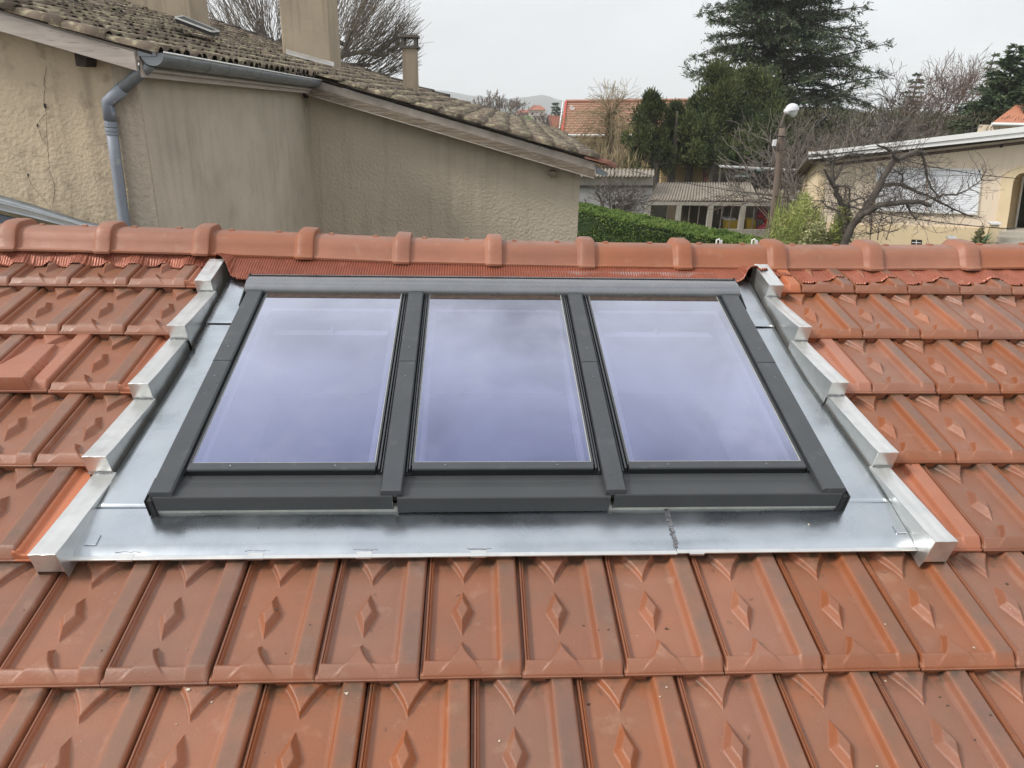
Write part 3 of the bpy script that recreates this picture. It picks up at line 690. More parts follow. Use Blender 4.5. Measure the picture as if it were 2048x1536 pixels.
# verge boards
def verge(x0, x1, d, ztop, zbot, m, nm, th=.035, k=1):
    b = MB(); b.slab([H(x0, d, zbot(x0)), H(x1, d, zbot(x1)), H(x1, d, ztop(x1)), H(x0, d, ztop(x0))], ey*th); return b.build(nm, m, nh, bevel=.003)
verge(-6.5, -2.82, 5.95, lambda x: slope_z(x)+.045-.04, lambda x: slope_z(x)-.125, M['wood_pale'], 'verge_board')
verge(-6.5, -2.80, 5.97, lambda x: slope_z(x)+.05, lambda x: slope_z(x)-.05, M['strip'], 'mortar_strip', .05)
verge(-2.855, 1.245, 10.9, lambda x: slope_z(x)-.055-.010*math.sin(x*1.7), lambda x: slope_z(x)-.178, M['wood'], 'verge_board')
verge(-2.855, 1.245, 10.92, lambda x: slope_z(x)+.035, lambda x: slope_z(x)-.075, M['strip'], 'mortar_strip', .05)
verge(-2.855, 1.245, 10.895, lambda x: slope_z(x)-.178, lambda x: slope_z(x)-.190, M['wood_pale'], 'drip_board', .01)
for px, py, w_, h_, d in ((148, 102, 26, 30, 6.05), (603, 172, 10, 24, 11.05), (1098, 342, 14, 14, 11.05)):
    b = MB(); b.slab([A(px, py, d), A(px+w_, py, d), A(px+w_-2, py+h_, d), A(px+4, py+h_, d)], ey*.18); b.build('purlin_end', M['wood'] if px > 1000 else M['canal_dark'], nh)
# base sheet of the roof (channels)
def sheet(x0, x1, d0, d1, name):
    b = MB(); nd = int((d1-d0)/.0475); nx = max(6, int((x1-x0)/.5))
    for i in range(nx+1):
        x = x0+(x1-x0)*i/nx
        for j in range(nd+1):
            d = d0+(d1-d0)*j/nd; b.v.append(tuple(H(x, d, roof_z(x, d)+.012+.035*math.cos(2*math.pi*(d-D1)/.19))))
    for i in range(nx):
        for j in range(nd): b.f.append((i*(nd+1)+j, i*(nd+1)+j+1, (i+1)*(nd+1)+j+1, (i+1)*(nd+1)+j)); b.mi.append(0)
    o = b.build(name, M['canal_dark'], nh, smooth=True); sm = o.modifiers.new('s', 'SOLIDIFY'); sm.thickness = .012; return o
sheet(-11, -2.70, D1+.03, DF, 'channel_tiles'); sheet(-2.70, 1.30, D2+.02, DF, 'channel_tiles')
# cover tiles
def cover(L_, r0, r1, th=.012, seg=7):
    b = MB(); ring = []
    for x, r in ((0, r0), (L_*.5, (r0+r1)/2), (L_, r1)):
        for k in range(seg+1):
            a = math.pi*k/seg; b.v.append((x, -math.cos(a)*r, math.sin(a)*r*.80))
    for x, r in ((L_, r1-th),):
        for k in range(seg+1):
            a = math.pi*k/seg; b.v.append((x, -math.cos(a)*r, math.sin(a)*r*.78-.003))
    n = seg+1
    for q in range(3):
        for k in range(seg): b.f.append((q*n+k, (q+1)*n+k, (q+1)*n+k+1, q*n+k+1))
    b.mi = [0]*len(b.f); return b
cb = cover(.40, .058, .080); cme = cb.mesh('cover_tile', M['canal'], smooth=True)
sl_ang = math.atan(.2572)
pos = []
PX = .33
d = D1+.055; row_i = 0
while d < DF-.1:
    x_e = -2.66 if d < D2-.02 else 1.30
    k = 0
    while True:
        x1 = x_e-k*PX+R.uniform(-.02, .02); x0 = x1-.40
        if x0 < -10.5 or (d > 9 and x0 < -8.8 and False): break
        pos.append((d+R.uniform(-.008, .008), x0, k)); k += 1
    d += .19; row_i += 1
rb = nh['_b']; nhb = Vector(rb)
def vis(p):
    q = p-CAM; z = q.dot(fw)
    if z < .1: return None
    return 1024+F_PX*q.dot(rt)/z, 768-F_PX*q.dot(up)/z
items = []
for d, x0, k in pos:
    p = H(x0, d, roof_z(x0, d)+.030); q = vis(p)
    if q is None or not (-80 < q[0] < 1300 and -60 < q[1]): continue
    items.append((d+(0 if k > 0 else -1.0), d, x0, p))
items.sort(key=lambda t: t[0])
bulk = MB()
for i, (_, d, x0, p) in enumerate(items):
    a = math.atan2(roof_z(x0, d)-roof_z(x0+.4, d), .4)
    lift = .018
    m4 = Matrix.Rotation(-HA, 4, 'Z') @ Matrix.Rotation(a-.035, 4, 'Y') @ Matrix.Rotation(R.gauss(0, .05), 4, 'Z') @ Matrix.Rotation(R.gauss(0, .10), 4, 'X')
    sc = R.uniform(.92, 1.12)
    if i < 296:
        o = bpy.data.objects.new('cover_tile', cme); COL.objects.link(o); o.parent = nh; o.matrix_local = Matrix.Translation(p-nhb) @ m4 @ Matrix.Diagonal((1, sc, sc, 1))
    else:
        m5 = Matrix.Translation(p) @ m4 @ Matrix.Diagonal((1, sc, sc*R.uniform(.85, 1.25), 1)); bulk.add([m5 @ Vector(v) for v in cb.v], cb.f)
o = bulk.build('cover_tiles', M['canal'], nh, smooth=True); o['kind'] = 'stuff'
for x0 in (.98, 1.02, .66):
    pass
# dark ridge tiles along the far verge
b = MB(); me_r = cover(.45, .12, .14, .02, 6).mesh('verge_cap', M['canal_dark'], smooth=True)
x = -9.6
while x < -1.9:
    p = H(x, DF-.05, far_z(x)+.02); q = H(x+.42, DF-.05, far_z(x+.42)+.02)
    o = bpy.data.objects.new('verge_cap', me_r); COL.objects.link(o); o.parent = nh
    o.matrix_local = Matrix.Translation(p-nhb) @ Matrix.Rotation(-HA, 4, 'Z') @ Matrix.Rotation(math.atan2(p.z-q.z, .42)-.04, 4, 'Y'); x += .40
# gutter along the side wall
def gutter(x, d0, d1, z, r, name):
    b = MB(); seg = 10; n = seg+1
    for d in [d0+(d1-d0)*i/10 for i in range(11)]:
        for k in range(n):
            a = math.pi+math.pi*k/seg; b.v.append(tuple(H(x+math.cos(a)*r, d, z+math.sin(a)*r)))
    for i in range(10):
        for k in range(seg): b.f.append((i*n+k, i*n+k+1, (i+1)*n+k+1, (i+1)*n+k))
    b.mi = [0]*len(b.f); o = b.build(name, M['zinc_old'], nh, smooth=True); sm = o.modifiers.new('s', 'SOLIDIFY'); sm.thickness = .004
    b = MB(); b.tube([H(x+r+.004, d0, z+.003), H(x+r+.004, d1, z+.003)], .009, 8); b.build('gutter_bead', M['zinc_white'], nh, smooth=True)
    for d in (d0, d1):
        b = MB(); vs = [H(x+math.cos(math.pi+math.pi*k/seg)*r, d, z+math.sin(math.pi+math.pi*k/seg)*r) for k in range(n)]; b.slab(vs, ey*.004); b.build('gutter_end', M['zinc_old'], nh)
gutter(-2.705, 5.98, 10.87, .372, .088, 'gutter')
for i in range(10):
    d = 6.45+i*.46; b = MB(); b.tube([H(-2.705+math.cos(math.pi+math.pi*k/10)*.092, d, .372+math.sin(math.pi+math.pi*k/10)*.092) for k in range(11)], .004, 4); b.build('gutter_hook', M['zinc_old'], nh)
b = MB(); b.slab([H(-2.80, 6.0, .20), H(-2.80, 10.9, .20), H(-2.80, 10.9, .36), H(-2.80, 6.0, .36)], -ex*.02); b.build('eave_board', M['wood_pale'], nh)
b = MB(); b.slab([H(-2.76, 6.05, .242), H(-2.76, 10.88, .242), H(-2.76, 10.88, .262), H(-2.76, 6.05, .262)], -ex*.03); b.build('eave_board', M['wood_pale'], nh)
b = MB(); b.box(-.06, .06, -.01, .01, 0, .10); 
b = MB(); b.slab([A(272, 93, 5.97), A(312, 98, 5.97), A(312, 112, 5.97), A(272, 112, 5.97)], ey*.004); b.build('gutter_end', M['zinc_old'], nh)
# downpipe
pp = [A(300, 128, 6.05), A(285, 143, 6.07), A(246, 176, 6.08), A(216, 205, 6.10), A(221, 240, 6.12), A(233, 330, 6.12), A(252, 470, 6.12), A(262, 560, 6.12)]
dp = thing('downpipe', pp[-1], 'grey blue elbowed downpipe on the yellow roughcast gable wall', 'downpipe')
b = MB(); b.tube(pp[:3], .046, 14); b.build('gutter_outlet', M['zinc_old'], dp, smooth=True, base=Vector(dp['_b']))
def rounded(pts, r=.05):
    out = [pts[0]]
    for a, c, e_ in zip(pts, pts[1:], pts[2:]):
        u = (a-c).normalized()*r; v = (e_-c).normalized()*r
        for t in (0, .25, .5, .75, 1): out.append(c+u*(1-t)**2+v*t**2)
    return out+[pts[-1]]
b = MB(); b.tube(rounded(pp[2:5], .012), .049, 16); b.build('elbow', M['pipe'], dp, smooth=True)
b = MB(); b.tube(pp[4:], .044, 16); b.build('pipe', M['pipe'], dp, smooth=True)
for t_, w_ in ((.10, .020), (.22, .012), (.30, .008)):
    c_ = pp[4].lerp(pp[5], t_); u = (pp[5]-pp[4]).normalized(); b = MB(); b.tube([c_-u*w_, c_+u*w_], .051, 16); b.build('collar', M['pipe'], dp, smooth=False, bevel=.003)
# chimneys (parts of the house)
M['chim'] = mat('chimney_render', (.42, .345, .25), (.33, .27, .195), 1.3, .95, bump=.4, bscale=30, streak=((.19, .15, .11), .8), c3=(.22, .18, .13), s3=3, p3=(.6, .8), a3=.5)
def chimney(pxl, pxr, pxr2, ybase, ytop, d, dd, taper=0):
    b = MB(); lo = [A(pxl, ybase, d), A(pxr, ybase, d)]; z1 = A(pxl, ytop, d).z
    z0 = lo[0].z-.8
    a0, a1 = lo; e2 = ey*dd
    def at(p, z, s): c_ = (a0+a1)/2+e2/2; q = c_+(p-c_)*s; return (q.x, q.y, z)
    b.hexa([at(a0, z0, 1), at(a1, z0, 1), at(a1+e2, z0, 1), at(a0+e2, z0, 1)], [at(a0, z1, 1-taper), at(a1, z1, 1-taper), at(a1+e2, z1, 1-taper), at(a0+e2, z1, 1-taper)])
    return b, a0, a1, e2, z1
b, *_ = chimney(566, 664, 0, 122, -120, 14.5, .8, .02); b.build('chimney', M['chim'], nh, bevel=.03)
b, *_ = chimney(230, 384, 0, 30, -160, 15.5, .9, .02); b.build('chimney', M['chim'], nh, bevel=.03)
b, a0, a1, e2, z1 = chimney(806, 834, 0, 180, 96, 16.0, .33, .01); ch = b.build('chimney', M['chim'], nh, bevel=.008)
c_ = (a0+a1)/2+e2/2
def cbox(b, cx, cy, z0, z1, wx, wy, c=c_):
    P_ = lambda sx, sy, z: c+ex*(cx+sx*wx/2)+ey*(cy+sy*wy/2)+Vector((0, 0, z-c.z))
    b.hexa([P_(-1, -1, z0), P_(1, -1, z0), P_(1, 1, z0), P_(-1, 1, z0)], [P_(-1, -1, z1), P_(1, -1, z1), P_(1, 1, z1), P_(-1, 1, z1)])
cm_ = mat('chimney_cap', (.15, .13, .11), (.09, .08, .07), 9, .9)
b = MB(); cbox(b, 0, 0, z1, z1+.045, .38, .40)
for sx in (-1, 1):
    for sy in (-1, 1): cbox(b, sx*.125, sy*.13, z1+.045, z1+.20, .06, .06)
cbox(b, 0, 0, z1+.20, z1+.245, .37, .39)
b.build('chimney_cap', cm_, ch, base=Vector(ch['_b']))
# slim roof light and lead strip on the neighbour's roof
b = MB(); q = [A(352, 48, 9.6), A(425, 76, 9.6), A(440, 74, 10.6), A(368, 44, 10.6)]; q = [p+Vector((0, 0, .02)) for p in q]
b.slab(q, (0, 0, .05)); rl = b.build('roof_light', M['dark'], nh)
b = MB()
for a_, c2 in ((q[0], q[1]), (q[1], q[2]), (q[2], q[3]), (q[3], q[0])): b.tube([a_+Vector((0, 0, .05)), c2+Vector((0, 0, .05))], .012, 4)
b.build('light_frame', M['zinc_white'], rl, base=Vector(rl['_b']))
b = MB(); q = [A(572, 108, 14.2), A(668, 133, 14.2), A(668, 128, 14.3), A(572, 101, 14.3)]; b.slab(q, (0, 0, .03)); b.build('lead_strip', M['zinc_white'], nh)
# eave gutter at the far right end
b = MB(); q0 = [A(1190, 330, 10.95), A(1218, 348, 10.95), A(1208, 352, 10.95), A(1192, 348, 10.95)]
b.slab(q0, ey*.01); b.slab([q0[0], q0[1], q0[1]+ey*4, q0[0]+ey*4], (0, 0, -.01)); b.build('eave_gutter', M['zinc_old'], nh)
for k, (px, py) in enumerate([(1176, 316), (1186, 322)]):
    o = bpy.data.objects.new('cover_tile', cme.copy()); o.data.materials[0] = M['canal_red']; COL.objects.link(o); o.parent = nh
    o.matrix_local = Matrix.Translation(A(px-8, py, 10.92+k*.1)-nhb) @ Matrix.Rotation(-HA, 4, 'Z') @ Matrix.Rotation(.22, 4, 'Y')

# lower zinc roof edge against the neighbour's wall, seen over the ridge at the left
M['conc_z'] = mat('chalky_zinc', (.36, .37, .36), (.26, .28, .29), 12, .7, metal=.2)
lz = thing('lean_to_roof', A(60, 470, 5.6), 'weathered zinc edged lean-to roof against the yellow wall', 'lean-to roof')
b = MB()
top = [(-160, 350), (-60, 372), (0, 391), (60, 408), (110, 424), (160, 440), (230, 458), (330, 480)]
def band(o0, o1, da, db, nm, m_, th=.006):
    b = MB(); n = len(top)
    for i, (x, y) in enumerate(top):
        k_ = 1-.62*i/(n-1); b.v += [tuple(A(x, y+o0*k_, da)), tuple(A(x, y+o1*k_, db))]
    b.f = [(2*i, 2*i+2, 2*i+3, 2*i+1) for i in range(n-1)]; b.mi = [0]*len(b.f)
    o = b.build(nm, m_, lz, smooth=True, base=Vector(lz['_b'])); sm = o.modifiers.new('s', 'SOLIDIFY'); sm.thickness = th
band(0, 17, 6.17, 6.12, 'wall_flashing', M['zinc_old']); band(19, 36, 6.12, 5.75, 'zinc_valley', M['zinc_old'])
b = MB(); b.tube([A(x, y+18*(1-.62*i/7), 6.10) for i, (x, y) in enumerate(top[:-1])], .011, 6); b.build('zinc_roll', M['conc_z'], lz, smooth=True, base=Vector(lz['_b']))
b = MB(); b.slab([A(-160, 396, 5.75), A(0, 428, 5.75), A(120, 456, 5.75), A(330, 520, 5.75), A(330, 620, 4.6), A(-160, 620, 4.6)], (0, 0, -.05)); b.build('slate_sheet', mat('slate_blue_sheet', (.035, .045, .06), (.05, .06, .075), 6, .6), lz, base=Vector(lz['_b']))

# ================================================================== VEGETATION HELPERS
def rv(s=1): return Vector((R.gauss(0, s), R.gauss(0, s), R.gauss(0, s)))
def limb(b, p, d, L_, r0, r1, wig=.12, k=5, n=5, tr=Vector((0, 0, 0))):
    pts = [p.copy()]; rs = [r0]; d = d.normalized()
    for i in range(n):
        d = (d+rv(wig)+tr).normalized(); p = p+d*(L_/n); pts.append(p.copy()); rs.append(r0+(r1-r0)*(i+1)/n)
    b.tube(pts, rs, k, cap=False); return pts, d
def grow(b, p, d, L_, r, lvl, nb=3, spread=.6, shrink=.72, wig=.10, tr=Vector((0, 0, .03)), tips=None, k=None, rmin=.006, zig=3):
    kk = k or (6 if lvl > 3 else (4 if lvl > 1 else 3))
    pts, d2 = limb(b, p, d, L_, r, max(rmin, r*.62), wig, kk, zig, tr)
    if lvl == 0:
        if tips is not None: tips.append((pts[-1], d2))
        return
    for i in range(nb):
        q = pts[-1] if i < 2 or lvl > 3 else pts[R.randint(1, len(pts)-1)]
        nd = (d2+rv(spread)).normalized()
        grow(b, q, nd, L_*shrink*R.uniform(.8, 1.2), max(rmin, r*.60), lvl-1, nb, spread, shrink, wig, tr, tips, None, rmin, zig)
def leafquad(b, p, d, L_, w_, nrm=None):
    d = d.normalized(); s = d.cross(nrm if nrm is not None else rv()).normalized()*(w_/2)
    if s.length < 1e-6: return
    q = p+d*(L_*.5); e_ = p+d*L_; b.add([p, q+s, e_, q-s], [(0, 1, 2, 3)])
def bark(name, c, c2=None): return mat(name, c, c2 or tuple(x*.6 for x in c), 4, .95)
M['bark_d'] = bark('dark_bark', (.12, .10, .085)); M['bark_g'] = bark('grey_bark', (.165, .14, .12)); M['bark_b'] = bark('brown_bark', (.17, .12, .095)); M['bark_p'] = bark('pale_twigs', (.33, .26, .15), (.24, .19, .11))
def leafmat(name, a, c, c3=None, sc=.8):
    m = mat(name, a, c, sc, .75, spec=.3, c3=c3, s3=3, p3=(.5, .7)); return m
M['cedar'] = leafmat('cedar_needles', (.105, .15, .075), (.17, .21, .12), (.06, .09, .045))
M['cyp'] = leafmat('cypress_sprays', (.032, .062, .022), (.115, .125, .036), (.016, .028, .012), .7)
M['con'] = leafmat('conifer_needles', (.05, .08, .04), (.09, .12, .06))
M['hedge'] = leafmat('hedge_leaves', (.10, .175, .035), (.19, .26, .065), (.05, .095, .022), 1.2)
M['bamboo'] = leafmat('bamboo_leaves', (.30, .33, .09), (.20, .27, .08), (.42, .38, .15), 2)
M['varieg'] = leafmat('variegated_leaves', (.42, .40, .20), (.22, .25, .10), (.55, .52, .30), 5)
M['scrubm'] = leafmat('dry_scrub', (.085, .075, .045), (.055, .065, .03), (.13, .095, .065), .7)

def tree(name, base, label, cat='tree', group=None): return thing(name, base, label, cat, group)
def bare_tree(base, height, label, levels=5, nb=3, spread=.55, r=.16, m='bark_d', trunk=.28, shrink=.74, lean=Vector((0, 0, 1)), tr=Vector((0, 0, .03)), group=None, name='bare_tree', rmin=.012, wig=.10):
    t = tree(name, base, label, group=group); b = MB()
    pts, d = limb(b, Vector(base), lean, height*trunk, r, r*.8, .04, 8, 4); tb = b.build('trunk', M[m], t, smooth=True)
    b = MB()
    tot = sum(shrink**i for i in range(levels+1)); L0 = height*(1-trunk)/tot*1.15
    for i in range(4 if nb > 2 else 3):
        a = 2*math.pi*(i+R.random()*.5)/4; nd = (lean*1.0+Vector((math.cos(a), math.sin(a), 0))*spread*1.1).normalized()
        grow(b, pts[-1 if i < 3 else -2], nd, L0, r*.55, levels, nb, spread*.62, shrink, wig, tr, None, None, rmin)
    b.build('crown', M[m], t); return t
def conifer(base, height, rad_, label, m='con', name='conifer', levels=26, dens=1.0, crown0=.12, droop=-.15, group=None, quad=.34, rag=.25, lean=Vector((0, 0, 1)), open_=0.0):
    t = tree(name, base, label, group=group); base = Vector(base); b = MB(); b.tube([base, base+lean*height*.5, base+lean*height*.98], [height*.018+.08, height*.012+.04, .02], 7); b.build('trunk', M['bark_d'], t)
    b = MB(); tw = MB()
    for i in range(levels):
        f = crown0+(1-crown0)*(i+R.random()*.6)/levels; z = height*f; rr = rad_*(1-f)**.75*(1 if f > crown0+.12 else .8)
        nbn = int(6+6*(1-f))
        for j in range(nbn):
            a = R.uniform(0, 2*math.pi); L_ = rr*R.uniform(1-rag*2, 1+rag)
            if L_ < .1: L_ = .15
            p0 = base+lean*z; d = Vector((math.cos(a), math.sin(a), droop+R.uniform(-.12, .22))); pts, d2 = limb(tw, p0, d, L_, .02+L_*.012, .008, .06, 3, 4, Vector((0, 0, .03)))
            ns = int(max(6, L_*13*dens))
            for q in range(ns*2):
                tt = R.uniform(.2 if open_ == 0 else .35, 1)*(len(pts)-1); i0 = min(int(tt), len(pts)-2); p = pts[i0].lerp(pts[i0+1], tt-i0)
                dd = (d+rv(.55)); dd.z *= .5; leafquad(b, p+rv(.05*L_), dd, quad*R.uniform(.5, 1.2), quad*.26)
    tw.build('branches', M['bark_d'], t); b.build('crown', M[m], t); return t

def ground_pt(px, d, z=None):
    p = A(px, 300, d); return Vector((p.x, p.y, GZ if z is None else z))
def top_h(px, py, d): return A(px, py, d).z-GZ

# ================================================================== HEDGE
hd = thing('hedge', ground_pt(1300, 22), 'clipped bright green hedge running from the roughcast wall to the lamp post', 'hedge')
HT = A(1157, 405, 27).z
c = [(1120, 26.5), (1240, 24.2), (1350, 21.7), (1440, 19.9), (1530, 18.4)]
edge = []
for (px, d0) in c:
    # far top edge of the hedge in view
    y = 398+ (px-1120)*.196
    edge.append(A(px, y, d0))
zt = [p.z for p in edge]
side = (ey*-1.0+ex*-.35).normalized()
near = [p+side*1.35-Vector((0, 0, .06)) for p in edge]
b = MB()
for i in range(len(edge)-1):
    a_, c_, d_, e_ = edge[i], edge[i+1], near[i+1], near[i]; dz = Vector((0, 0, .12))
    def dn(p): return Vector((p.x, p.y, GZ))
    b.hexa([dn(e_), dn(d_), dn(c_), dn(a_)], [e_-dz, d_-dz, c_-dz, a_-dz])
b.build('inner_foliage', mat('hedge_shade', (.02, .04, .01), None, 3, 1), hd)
b = MB()
for i in range(len(edge)-1):
    a_, c_, d_, e_ = edge[i], edge[i+1], near[i+1], near[i]
    for q in range(5200):
        u, v = R.random(), R.random(); top_ = a_.lerp(c_, u).lerp(e_.lerp(d_, u), v)
        p = top_+Vector((0, 0, .05*noise.noise(top_*1.8)+.03*noise.noise(top_*6)-R.random()*.05)); leafquad(b, p, Vector((R.gauss(0, .6), R.gauss(0, .6), .75)), .075, .045)
    for q in range(6800):
        u, v = R.random(), R.random()**.8; p = e_.lerp(d_, u); p = p-Vector((0, 0, v*2.6)); p += side*(.10*noise.noise(p*1.7)+.04*noise.noise(p*5)+.02-R.random()*.06); leafquad(b, p, side*.8+rv(.6)+Vector((0, 0, .4)), .075, .045)
b.build('leaves', M['hedge'], hd)

# ================================================================== LAMP POST
lp = thing('lamp_post', ground_pt(1530, 19), 'weathered round wooden pole with a white street lamp at its top', 'lamp post')
D = 19.
b = MB(); P0 = A(1538, 560, D); P1 = A(1547, 440, D); P2 = A(1556, 350, D); P3 = A(1562, 278, D); P4 = A(1564, 256, D)
low = P0+(P0-P1)*3; b.tube([low, P0, P1, P2, P3, P4], [.115, .11, .105, .092, .08, .07], 14); b.build('pole', mat('tarred_wood', (.12, .085, .065), (.20, .155, .125), 1.5, .9, bump=.4, bscale=20, stretch=(4, 4, .5)), lp, smooth=True)
b = MB(); b.tube([A(1562, 262, D-.02), A(1564, 246, D-.02), A(1568, 232, D-.02), A(1573, 225, D-.02)], .034, 8); b.build('bracket_arm', M['bark_g'], lp, smooth=True)
def ellipsoid(b, c, rx, ry, rz, nu=14, nv=9, v0=0, v1=math.pi, tilt=0):
    o = len(b.v)
    for i in range(nv+1):
        f = v0+(v1-v0)*i/nv
        for j in range(nu):
            a = 2*math.pi*j/nu; q = Vector((rx*math.sin(f)*math.cos(a), ry*math.sin(f)*math.sin(a), rz*math.cos(f)))
            q = Matrix.Rotation(tilt, 3, ey) @ (ex*q.x+ey*q.y+Vector((0, 0, q.z))); b.v.append(tuple(c+q))
    for i in range(nv):
        for j in range(nu): b.f.append((o+i*nu+j, o+i*nu+(j+1) % nu, o+(i+1)*nu+(j+1) % nu, o+(i+1)*nu+j)); b.mi.append(0)
lc = A(1584, 220, D)
b = MB(); ellipsoid(b, lc, .17, .13, .155, v1=math.pi*.52, tilt=-.12); ellipsoid(b, lc+ex*-.10-Vector((0, 0, .03)), .10, .09, .08, tilt=0)
b.build('lamp_hood', mat('white_enamel', (.72, .74, .76), (.62, .64, .66), 4, .35), lp, smooth=True)
b = MB(); ellipsoid(b, lc+ex*.03, .11, .10, .17, v0=math.pi*.5, tilt=-.12); b.build('lamp_bowl', mat('pale_lens', (.60, .62, .60), None, 4, .2), lp, smooth=True)
b = MB(); ellipsoid(b, lc-Vector((0, 0, .008)), .160, .12, .012, tilt=-.12); b.build('lamp_rim', M['anth_dark'], lp, smooth=True)
b = MB(); b.slab([A(1548, 280, D-.12), A(1554, 279, D-.12), A(1552, 292, D-.12), A(1546, 292, D-.12)], ey*.08); b.build('junction_box', M['white_in'], lp)
b = MB(); b.tube([A(1554, 272, D-.1), A(1570, 273, D-.1), A(1572, 276, D)], .014, 5); b.tube([A(1553, 300, D-.11), A(1567, 301, D-.11)], .008, 5); b.build('clamp', M['anth_dark'], lp)
def sag(a, c, s, n=16): return [a.lerp(c, i/n)-Vector((0, 0, s*4*(i/n)*(1-i/n))) for i in range(n+1)]
cab = MB(); cab.tube(sag(A(1262, 341, 26), A(1655, 403, 17.2), .12)+sag(A(1655, 403, 17.2), A(2030, 458, 17), .10)[1:], .011, 4)
tag(cab.build('overhead_cable', M['anth_dark'], base=A(1655, 403, 17.2)), 'lower black overhead cable passing behind the wooden pole', 'cable', 'black overhead cables')
cab = MB(); cab.tube(sag(A(1790, 316, 17.3), A(2036, 357, 17), .06), .011, 4)
tag(cab.build('overhead_cable', M['anth_dark'], base=A(1900, 330, 17)), 'upper black cable crossing the white shuttered window to the arch', 'cable', 'black overhead cables')

# ================================================================== SHED WITH CORRUGATED ROOF
SD = 30.
sh = thing('garden_shed', ground_pt(1430, SD), 'long open shed with grey corrugated roof and concrete posts', 'shed')
M['corr'] = mat('weathered_fibre_cement', (.33, .29, .235), (.20, .172, .135), 2.5, .9, c3=(.15, .13, .11), s3=8, p3=(.52, .7), a3=.7, bump=.3, bscale=20)
M['conc'] = mat('pale_concrete', (.42, .40, .35), (.33, .31, .27), 3, .9, streak=((.18, .16, .13), .5))
def corrug(a, c, d_, e_, n, amp, m, nm, par, rows=5):
    b = MB(); u_n = n*8
    for j in range(rows+1):
        for i in range(u_n+1):
            p = a.lerp(c, i/u_n).lerp(e_.lerp(d_, i/u_n), j/rows)+Vector((0, 0, amp*math.cos(2*math.pi*i/8)+(.012 if j % 2 else 0)*0)); b.v.append(tuple(p))
    for j in range(rows):
        for i in range(u_n): b.f.append((j*(u_n+1)+i, j*(u_n+1)+i+1, (j+1)*(u_n+1)+i+1, (j+1)*(u_n+1)+i)); b.mi.append(0)
    o = b.build(nm, m, par, smooth=True); s_ = o.modifiers.new('s', 'SOLIDIFY'); s_.thickness = .02; return o
# eave near, ridge further and higher
e0, e1 = A(1298, 401, SD), A(1548, 401, SD); r0_, r1_ = A(1317, 365, SD+3.2), A(1500, 365, SD+3.2)
corrug(e0, A(1518, 400, SD), r1_, r0_, 36, .035, M['corr'], 'corrugated_roof', sh)
corrug(A(1519, 401, SD), A(1600, 404, SD), A(1598, 379, SD+2.2), A(1512, 378, SD+2.2), 13, .035, M['corr'], 'corrugated_roof', sh)
b = MB(); b.slab([A(1296, 403, SD), A(1602, 406, SD), A(1602, 413, SD), A(1296, 410, SD)], ey*.12); b.build('lintel', M['conc'], sh)
for px, w_ in ((1292, 10), (1354, 10), (1418, 10), (1483, 10), (1546, 8)):
    b = MB(); p = A(px, 410, SD); q = A(px+w_, 410, SD); b.hexa([Vector((p.x, p.y, GZ-1)), Vector((q.x, q.y, GZ-1)), Vector((q.x, q.y, GZ-1))+ey*.2, Vector((p.x, p.y, GZ-1))+ey*.2], [p, q, q+ey*.2, p+ey*.2]); b.build('post', M['conc'], sh)
for px in (1336, 1380, 1399, 1445, 1464, 1510):
    b = MB(); p = A(px, 411, SD+.06); b.tube([p, Vector((p.x, p.y, GZ))], .028, 4); b.build('mullion', M['bark_g'], sh)
b = MB(); p, q = A(1296, 408, SD+3.3), A(1600, 410, SD+3.3); b.slab([Vector((p.x, p.y, GZ-1)), Vector((q.x, q.y, GZ-1)), Vector((q.x, q.y, p.z+.5)), Vector((p.x, p.y, p.z+.5))], ey*.1); b.build('back_wall', mat('dim_plaster', (.16, .13, .10), (.10, .085, .07), 1, .95), sh)
b = MB(); b.slab([A(1296, 456, SD-.05), A(1560, 460, SD-.05), A(1560, 520, SD-.05), A(1296, 520, SD-.05)], ey*.15); b.build('low_wall', M['conc'], sh)
b = MB(); b.slab([A(1296, 410, SD+.1), A(1354, 410, SD+.1), A(1354, 455, SD+.1), A(1296, 455, SD+.1)], ey*.02); b.build('window_pane', simple_glass('dusty_glass', (.5, .5, .5), .12), sh)
M['yellow'] = mat('yellow_plastic', (.70, .50, .05), (.6, .42, .04), 4, .4); M['red_cloth'] = mat('dark_red_cloth', (.30, .03, .045), (.2, .02, .03), 4, .8)
for x0, x1, y0, lab in ((1452, 1486, 441, 'yellow tub with a white lid in the shed bay left of the last post'), (1493, 1512, 438, 'narrow yellow tub in the shed bay beside the red cloth')):
    t = thing('storage_tub', A(x0, 470, SD+.7), lab, 'tub', 'yellow tubs in the shed'); b = MB(); b.slab([A(x0, y0, SD+.7), A(x1, y0, SD+.7), A(x1-1, 475, SD+.7), A(x0+1, 475, SD+.7)], ey*.5); b.build('tub_body', M['yellow'], t, bevel=.03)
    if x0 < 1480: b = MB(); b.slab([A(x0-1, y0-4, SD+.65), A(x1-14, y0-4, SD+.65), A(x1-14, y0, SD+.65), A(x0-1, y0, SD+.65)], ey*.55); b.build('lid', M['white_in'], t, bevel=.02)
b = MB(); o_ = A(1528, 440, SD+.4)
for k in range(7): ellipsoid(b, o_+ex*R.uniform(-.2, .2)+Vector((0, 0, -.35+.13*k)), .25-.02*k, .2, .16, 8, 5)
tag(b.build('red_sheet', M['red_cloth'], smooth=True, base=o_-Vector((0, 0, .6))), 'dark red bundled cloth hanging in the shed beside the pole', 'cloth')

